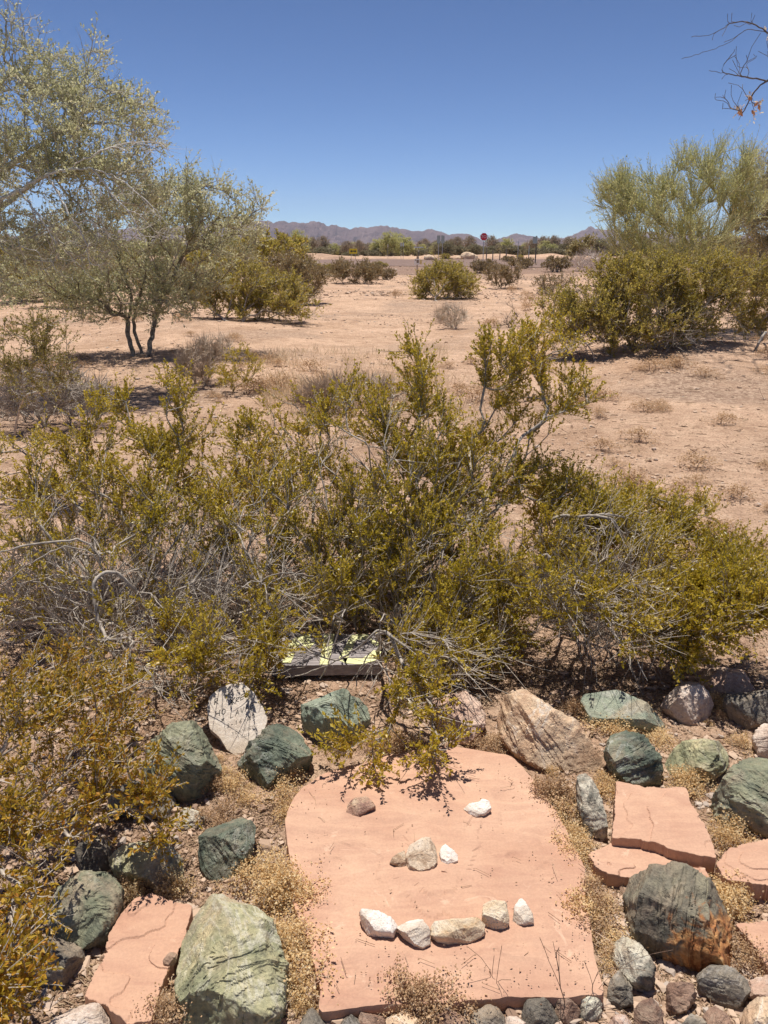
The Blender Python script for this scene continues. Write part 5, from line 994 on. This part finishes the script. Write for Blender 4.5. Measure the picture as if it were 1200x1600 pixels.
def litter():
    rng = np.random.default_rng(41)
    p = scatter_ground(rng, 0, [((-40, 900, 1200, 1110), 9000), ((-40, 1090, 440, 1600), 6500), ((380, 1150, 960, 1320), 700), ((860, 1060, 1220, 1600), 3200), ((0, 600, 900, 930), 900), ((850, 560, 1240, 760), 700), ((100, 540, 330, 600), 250), ((600, 1040, 900, 1100), 900)])
    n = len(p); d = unit(np.c_[rng.normal(size=(n, 2)), rng.normal(size=n) * .12]); L = .008 + .06 * rng.random(n) ** 3
    L *= np.clip(p[:, 1] / 3, .8, 2.5)
    P = np.stack([p, p + d * L[:, None]], 1).reshape(-1, 3); P[:, 2] += .003
    par = np.tile([-1, 0], n) ; par[1::2] = np.arange(n) * 2
    R = np.repeat(rng.uniform(.0006, .0018, n) * np.clip(p[:, 1] / 3, .8, 2), 2)
    V, q = tubes(P, par, R, 3)
    NL = 26000; c = p[rng.integers(0, n, NL)] + rng.normal(size=(NL, 3)) * [.03, .03, 0]; c[:, 2] = terrain(c[:, 0], c[:, 1]) + .003
    lv, lf = leaves(rng, c, np.c_[rng.normal(size=(NL, 2)), np.zeros(NL)], .009, .005)
    m = leaf_mat('plant_litter', [(.12, (.10, .06, .035)), (.4, (.22, .14, .085)), (.7, (.38, .27, .17)), (.95, (.5, .4, .28))], trans=.0, rough=.9, spec=.1)
    tag(link('twig_litter', make_mesh('twig_litter', np.r_[V, lv], [q, lf + len(V)], m)), 'dry twig and leaf litter on the soil', kind='stuff')
litter()
def grit():
    rng = np.random.default_rng(45); n = 1100
    px_ = rng.uniform(455, 935, n); py_ = rng.uniform(1185, 1552, n)
    e = np.minimum.reduce([(px_ - 455) / 60, (935 - px_) / 60, (py_ - 1185) / 40, (1552 - py_) / 60])
    k = rng.random(n) < np.clip(.9 - e * .55, .12, .9); px_, py_ = px_[k], py_[k]; n = len(px_)
    c = np.array([at_z(a, b, .0465) for a, b in zip(px_, py_)])
    V, q = leaves(rng, c, np.c_[rng.normal(size=(n, 2)), np.zeros(n)], .006, .003)
    c2 = c[rng.integers(0, n, 160)] + rng.normal(size=(160, 3)) * [.02, .02, 0]; V2, f2 = puffs(rng, c2, .0022)
    c3 = c[rng.integers(0, n, 70)]; a3 = unit(np.c_[rng.normal(size=(70, 2)), np.zeros(70)]) * rng.uniform(.01, .05, 70)[:, None]
    P = np.stack([c3, c3 + a3], 1).reshape(-1, 3); par = np.tile([-1, 0], 70); par[1::2] = np.arange(70) * 2
    V3, q3 = tubes(P, par, np.full(140, .0007), 3)
    m = leaf_mat('slab_grit', [(.12, (.16, .09, .055)), (.4, (.34, .21, .13)), (.7, (.52, .36, .24)), (.95, (.66, .52, .38))], trans=0, rough=.9, spec=.1)
    tag(link('grit', make_mesh('grit', np.concatenate([V, V2, V3]), [q, f2 + len(V), q3 + len(V) + len(V2)], m)), 'dry leaf bits and grit lying on the face slab', kind='stuff')
grit()
def straw():
    rng = np.random.default_rng(51)
    p = scatter_ground(rng, 0, [((410, 550, 700, 640), 9000), ((640, 590, 830, 680), 1200), ((230, 555, 330, 600), 300), ((420, 600, 640, 700), 1500), ((0, 560, 240, 660), 700)])
    keep = rng.random(len(p)) < np.clip(.7 + 1.5 * fbm(p[:, 0] * 1.1, p[:, 1] * 1.1, seed=61, oct=3), .03, 1); p = p[keep]
    n = len(p); ax = np.c_[rng.normal(size=(n, 2)) * .6, np.ones(n)]
    V, q = leaves(rng, p, ax, .13, .0055)
    tag(link('dry_grass', make_mesh('dry_grass', V, [q], STRAW)), 'pale straw coloured dry grass on the soil', kind='stuff')
straw()

# ------------------------------------------------------------------ signs and posts by the road
STEEL = simple('galvanised_steel', (.42, .43, .43), .5, (.5, .51, .5), 20, .1, .3)
WHITE = simple('white_paint', (.76, .76, .74), .5, (.82, .82, .8), 10, .05)
RED = simple('sign_red', (.74, .018, .03), .4); YEL = simple('sign_yellow', (.95, .70, .012), .35); BLK = simple('sign_black', (.02, .02, .02), .5)
SIGNBACK = simple('aluminium_sign_back', (.38, .42, .38), .5, (.46, .5, .45), 5, .05, .2); GREYWOOD = simple('post_wood', (.20, .155, .12), .9, (.33, .27, .21), 20, .3)
def text_mesh(txt, size, depth):
    cu = bpy.data.curves.new('txt', 'FONT'); cu.body = txt; cu.size = size; cu.extrude = depth; cu.align_x = 'CENTER'; cu.align_y = 'CENTER'
    o = bpy.data.objects.new('txt', cu); C.link(o); bpy.context.view_layer.update()
    me = bpy.data.meshes.new_from_object(o.evaluated_get(bpy.context.evaluated_depsgraph_get())); bpy.data.objects.remove(o); return me
def base(px, Y): p = at_Y(px, 400, Y); return np.array([p[0], Y, float(terrain(p[0], Y))])
def zat(py, Y, px=600): return at_Y(px, py, Y)[2]
# stop sign
Y = 92.; b = base(755, Y); r = empty('stop_sign', b, 'red octagonal stop sign with white letters on a post', 'sign')
zc = zat(370, Y, 755) - b[2]; rad = 5.6 * mpp(Y) / math.cos(math.pi / 8)
m = MB(); m.cyl((0, .06, -.1), (0, .06, zc + rad * .9), .04, 8); m.build('post', STEEL, r)
octo = lambda q: [(q * math.cos(math.pi / 8 + k * math.pi / 4), zc + q * math.sin(math.pi / 8 + k * math.pi / 4)) for k in range(8)]
m = MB(); m.prism(octo(rad), 0, .015); m.build('sign_border', WHITE, r)
m = MB(); m.prism(octo(rad * .93), -.008, -.001); m.build('sign_panel', RED, r)
t = link('lettering', text_mesh('STOP', rad * .95, .004), r); t.data.materials.append(WHITE); t.rotation_euler = (math.pi / 2, 0, 0); t.location = (0, -.014, zc)
# double arrow sign
Y = 122.; b = base(552, Y); r = empty('arrow_sign', b, 'yellow rectangular sign with black two headed arrow beyond the road', 'sign')
zc = zat(392.5, Y, 552) - b[2]; w_, h_ = 6.2 * mpp(Y), 3.9 * mpp(Y)
m = MB(); m.cyl((-.3, .05, -.1), (-.3, .05, zc + h_), .035); m.cyl((.3, .05, -.1), (.3, .05, zc + h_), .035); m.build('post', STEEL, r)
m = MB(); m.prism([(-w_, zc - h_), (w_, zc - h_), (w_, zc + h_), (-w_, zc + h_)], 0, .012); m.build('sign_panel', YEL, r)
m = MB(); a = w_ * .8; m.prism([(-a, zc), (-a * .5, zc - h_ * .55), (-a * .5, zc - h_ * .18), (a * .5, zc - h_ * .18), (a * .5, zc - h_ * .55), (a, zc), (a * .5, zc + h_ * .55), (a * .5, zc + h_ * .18), (-a * .5, zc + h_ * .18), (-a * .5, zc + h_ * .55)], -.012, -.002); m.build('arrow', BLK, r)
# white marker box on a post
Y = 48.; b = base(652, Y); s = mpp(Y); r = empty('marker_post', b, 'white box marker with yellow side on a post behind the rounded bush', 'marker')
zc = zat(409, Y, 652) - b[2]
m = MB(); m.cyl((0, 0, -.1), (0, 0, zc + 9 * s), .03); m.build('post', GREYWOOD, r)
m = MB(); m.box((-.5 * s, -.12, zc), (8 * s, .16, 8.5 * s), .0); m.build('box', WHITE, r)
m = MB(); m.box((.6 * s, -.205, zc + .5 * s), (3.4 * s, .012, 4.6 * s)); m.cyl((-3 * s, -.205, zc + 2.5 * s), (-3 * s, -.21, zc + 2.5 * s), 1.0 * s, 10); m.build('dark_panel', GREYROCK, r)
m = MB(); m.box((5.4 * s, -.10, zc - .3 * s), (3.4 * s, .12, 6.5 * s)); m.build('side_box', simple('faded_yellow', (.70, .58, .26), .6), r)
m = MB(); m.cyl((0, 0, zc + 4.6 * s), (0, 0, zc + 7.5 * s), 2.0 * s, 10, .8 * s); m.cyl((0, 0, zc + 7.5 * s), (0, 0, zc + 9.4 * s), 1.0 * s, 8); m.build('cap', BROWNROCK, r)
# white topped stand further off
Y = 104.; b = base(654, Y); s = mpp(Y); r = empty('white_topped_stand', b, 'post with a flat white top beyond the marker box', 'stand')
zc = zat(386.5, Y, 654) - b[2]
m = MB(); m.cyl((0, 0, -.1), (0, 0, zc), .05); m.build('post', GREYWOOD, r)
m = MB(); m.box((0, 0, zc), (14 * s, .9, 1.7 * s)); m.build('top', WHITE, r)
m = MB(); m.box((0, -.08, zc - 5 * s), (2.0 * s, .1, 3.4 * s)); m.build('plate', simple('cream_paint', (.72, .66, .48), .6), r)
# two white delineators, sign backs, posts
for px, Y in ((626.6, 118.), (630.0, 118.)):
    b = base(px, Y); s = mpp(Y); zc = zat(382, Y, px) - b[2]
    r = empty('road_marker', b, 'twin white reflector plate on thin post before the treeline', 'marker', 'twin white road markers')
    m = MB(); m.cyl((0, .02, -.1), (0, .02, zc), .02); m.build('post', STEEL, r)
    m = MB(); m.box((0, 0, zc), (1.9 * s, .02, 5.6 * s)); m.build('plate', WHITE, r)
b = base(606, 125.); s = mpp(125.); zc = zat(384, 125., 606) - b[2]
r = empty('road_marker', b, 'single thin white marker post left of the twin white plates', 'marker')
m = MB(); m.cyl((0, .02, -.1), (0, .02, zc), .02); m.build('post', STEEL, r); m = MB(); m.box((0, 0, zc), (1.0 * s, .02, 4.5 * s)); m.build('plate', WHITE, r)
Y = 126.; b = base(688, Y); s = mpp(Y); zc = zat(374, Y, 688) - b[2]
r = empty('road_sign', b, 'pale green grey back of a double panel road sign left of the stop sign', 'sign')
m = MB(); m.cyl((-3 * s, .05, -.1), (-3 * s, .05, zc), .05); m.cyl((3 * s, .05, -.1), (3 * s, .05, zc), .05); m.build('post', STEEL, r)
for dx in (-3.1, 3.3):
    m = MB(); m.box((dx * s, 0, zc), (5.2 * s, .02, 11.5 * s)); m.build('sign_panel', SIGNBACK, r)
Y = 88.; b = base(837, Y); s = mpp(Y); zc = zat(375, Y, 837) - b[2]
r = empty('road_sign', b, 'dark sign post with pale panel seen from behind right of the fence posts', 'sign')
m = MB(); m.cyl((0, .05, -.1), (0, .05, zc + 6 * s), .06); m.build('post', simple('dark_post', (.10, .085, .07), .8), r)
m = MB(); m.box((-2.2 * s, 0, zc), (7 * s, .02, 10 * s)); m.build('sign_panel', SIGNBACK, r)
for px, top, Y, rad_, lb in ((760, 388, 108, .07, 'short dark wooden post nearest the stop sign'), (770, 390, 108, .07, 'second short wooden post right of the stop sign'), (781, 390, 108, .07, 'third short wooden post right of the stop sign'), (791, 389, 108, .08, 'fourth short wooden post right of the stop sign'), (809, 378, 112, .05, 'tall thin grey post between short posts and the dark sign post'), (826, 384, 116, .06, 'pale post just left of the dark sign post')):
    b = base(px, Y); h = zat(top, Y, px) - b[2]; m = MB(); m.cyl((0, 0, -.1), (0, 0, h), rad_, 8, rad_ * .9)
    m.cyl((0, 0, h - .02), (0, 0, h + .02), rad_ * .7, 8); tag(m.build('fence_post', STEEL if rad_ < .07 else GREYWOOD, None, b), lb, 'post')
# boulders beside the road
for px, Y, s, lb in ((671, 110, 1.0, 'pale boulder beside the road behind the rounded bush'), (676, 111, .8, 'second pale boulder touching the roadside boulder'), (733, 124, 1.7, 'heap shaped pale boulder by the road left of the stop sign'), (718, 126, .9, 'small pale boulder left of the heap by the road')):
    b = base(px, Y); rg = np.random.default_rng(int(px)); th = np.linspace(0, 2 * np.pi, 20, endpoint=False); ph = np.linspace(-1.2, 1.5, 10)
    X = np.cos(ph)[:, None] * np.cos(th) * .7 * s; Yy = np.cos(ph)[:, None] * np.sin(th) * .6 * s; Zz = np.sin(ph)[:, None] * np.ones(20) * .42 * s + .2 * s
    k = 1 + .25 * fbm(X * 2 + px, Yy * 2, Zz * 2, seed=int(px)); V = np.stack([X * k, Yy * k, Zz * k], -1).reshape(-1, 3)
    i = np.arange(9 * 20).reshape(9, 20); j = np.roll(i, -1, 1)
    tag(link('boulder', make_mesh('boulder', V, [np.stack([i, j, j + 20, i + 20], -1).reshape(-1, 4), np.arange(180, 200)[None]], TANROCK), None, b), lb, 'rock')

# ------------------------------------------------------------------ thin desert haze
def haze():
    m = bpy.data.materials.new('haze'); m.use_nodes = True; n, l = m.node_tree.nodes, m.node_tree.links
    n.remove(n['Principled BSDF']); v = n.new('ShaderNodeVolumePrincipled')
    v.inputs['Color'].default_value = (.80, .86, 1.0, 1); v.inputs['Density'].default_value = .00008; v.inputs['Anisotropy'].default_value = .0
    l.new(v.outputs[0], n['Material Output'].inputs['Volume'])
    mb = MB(); mb.box((0, 2900, 160), (14000, 7000, 350)); o = mb.build('haze', m); tag(o, 'thin pale blue desert haze', kind='stuff')
haze()
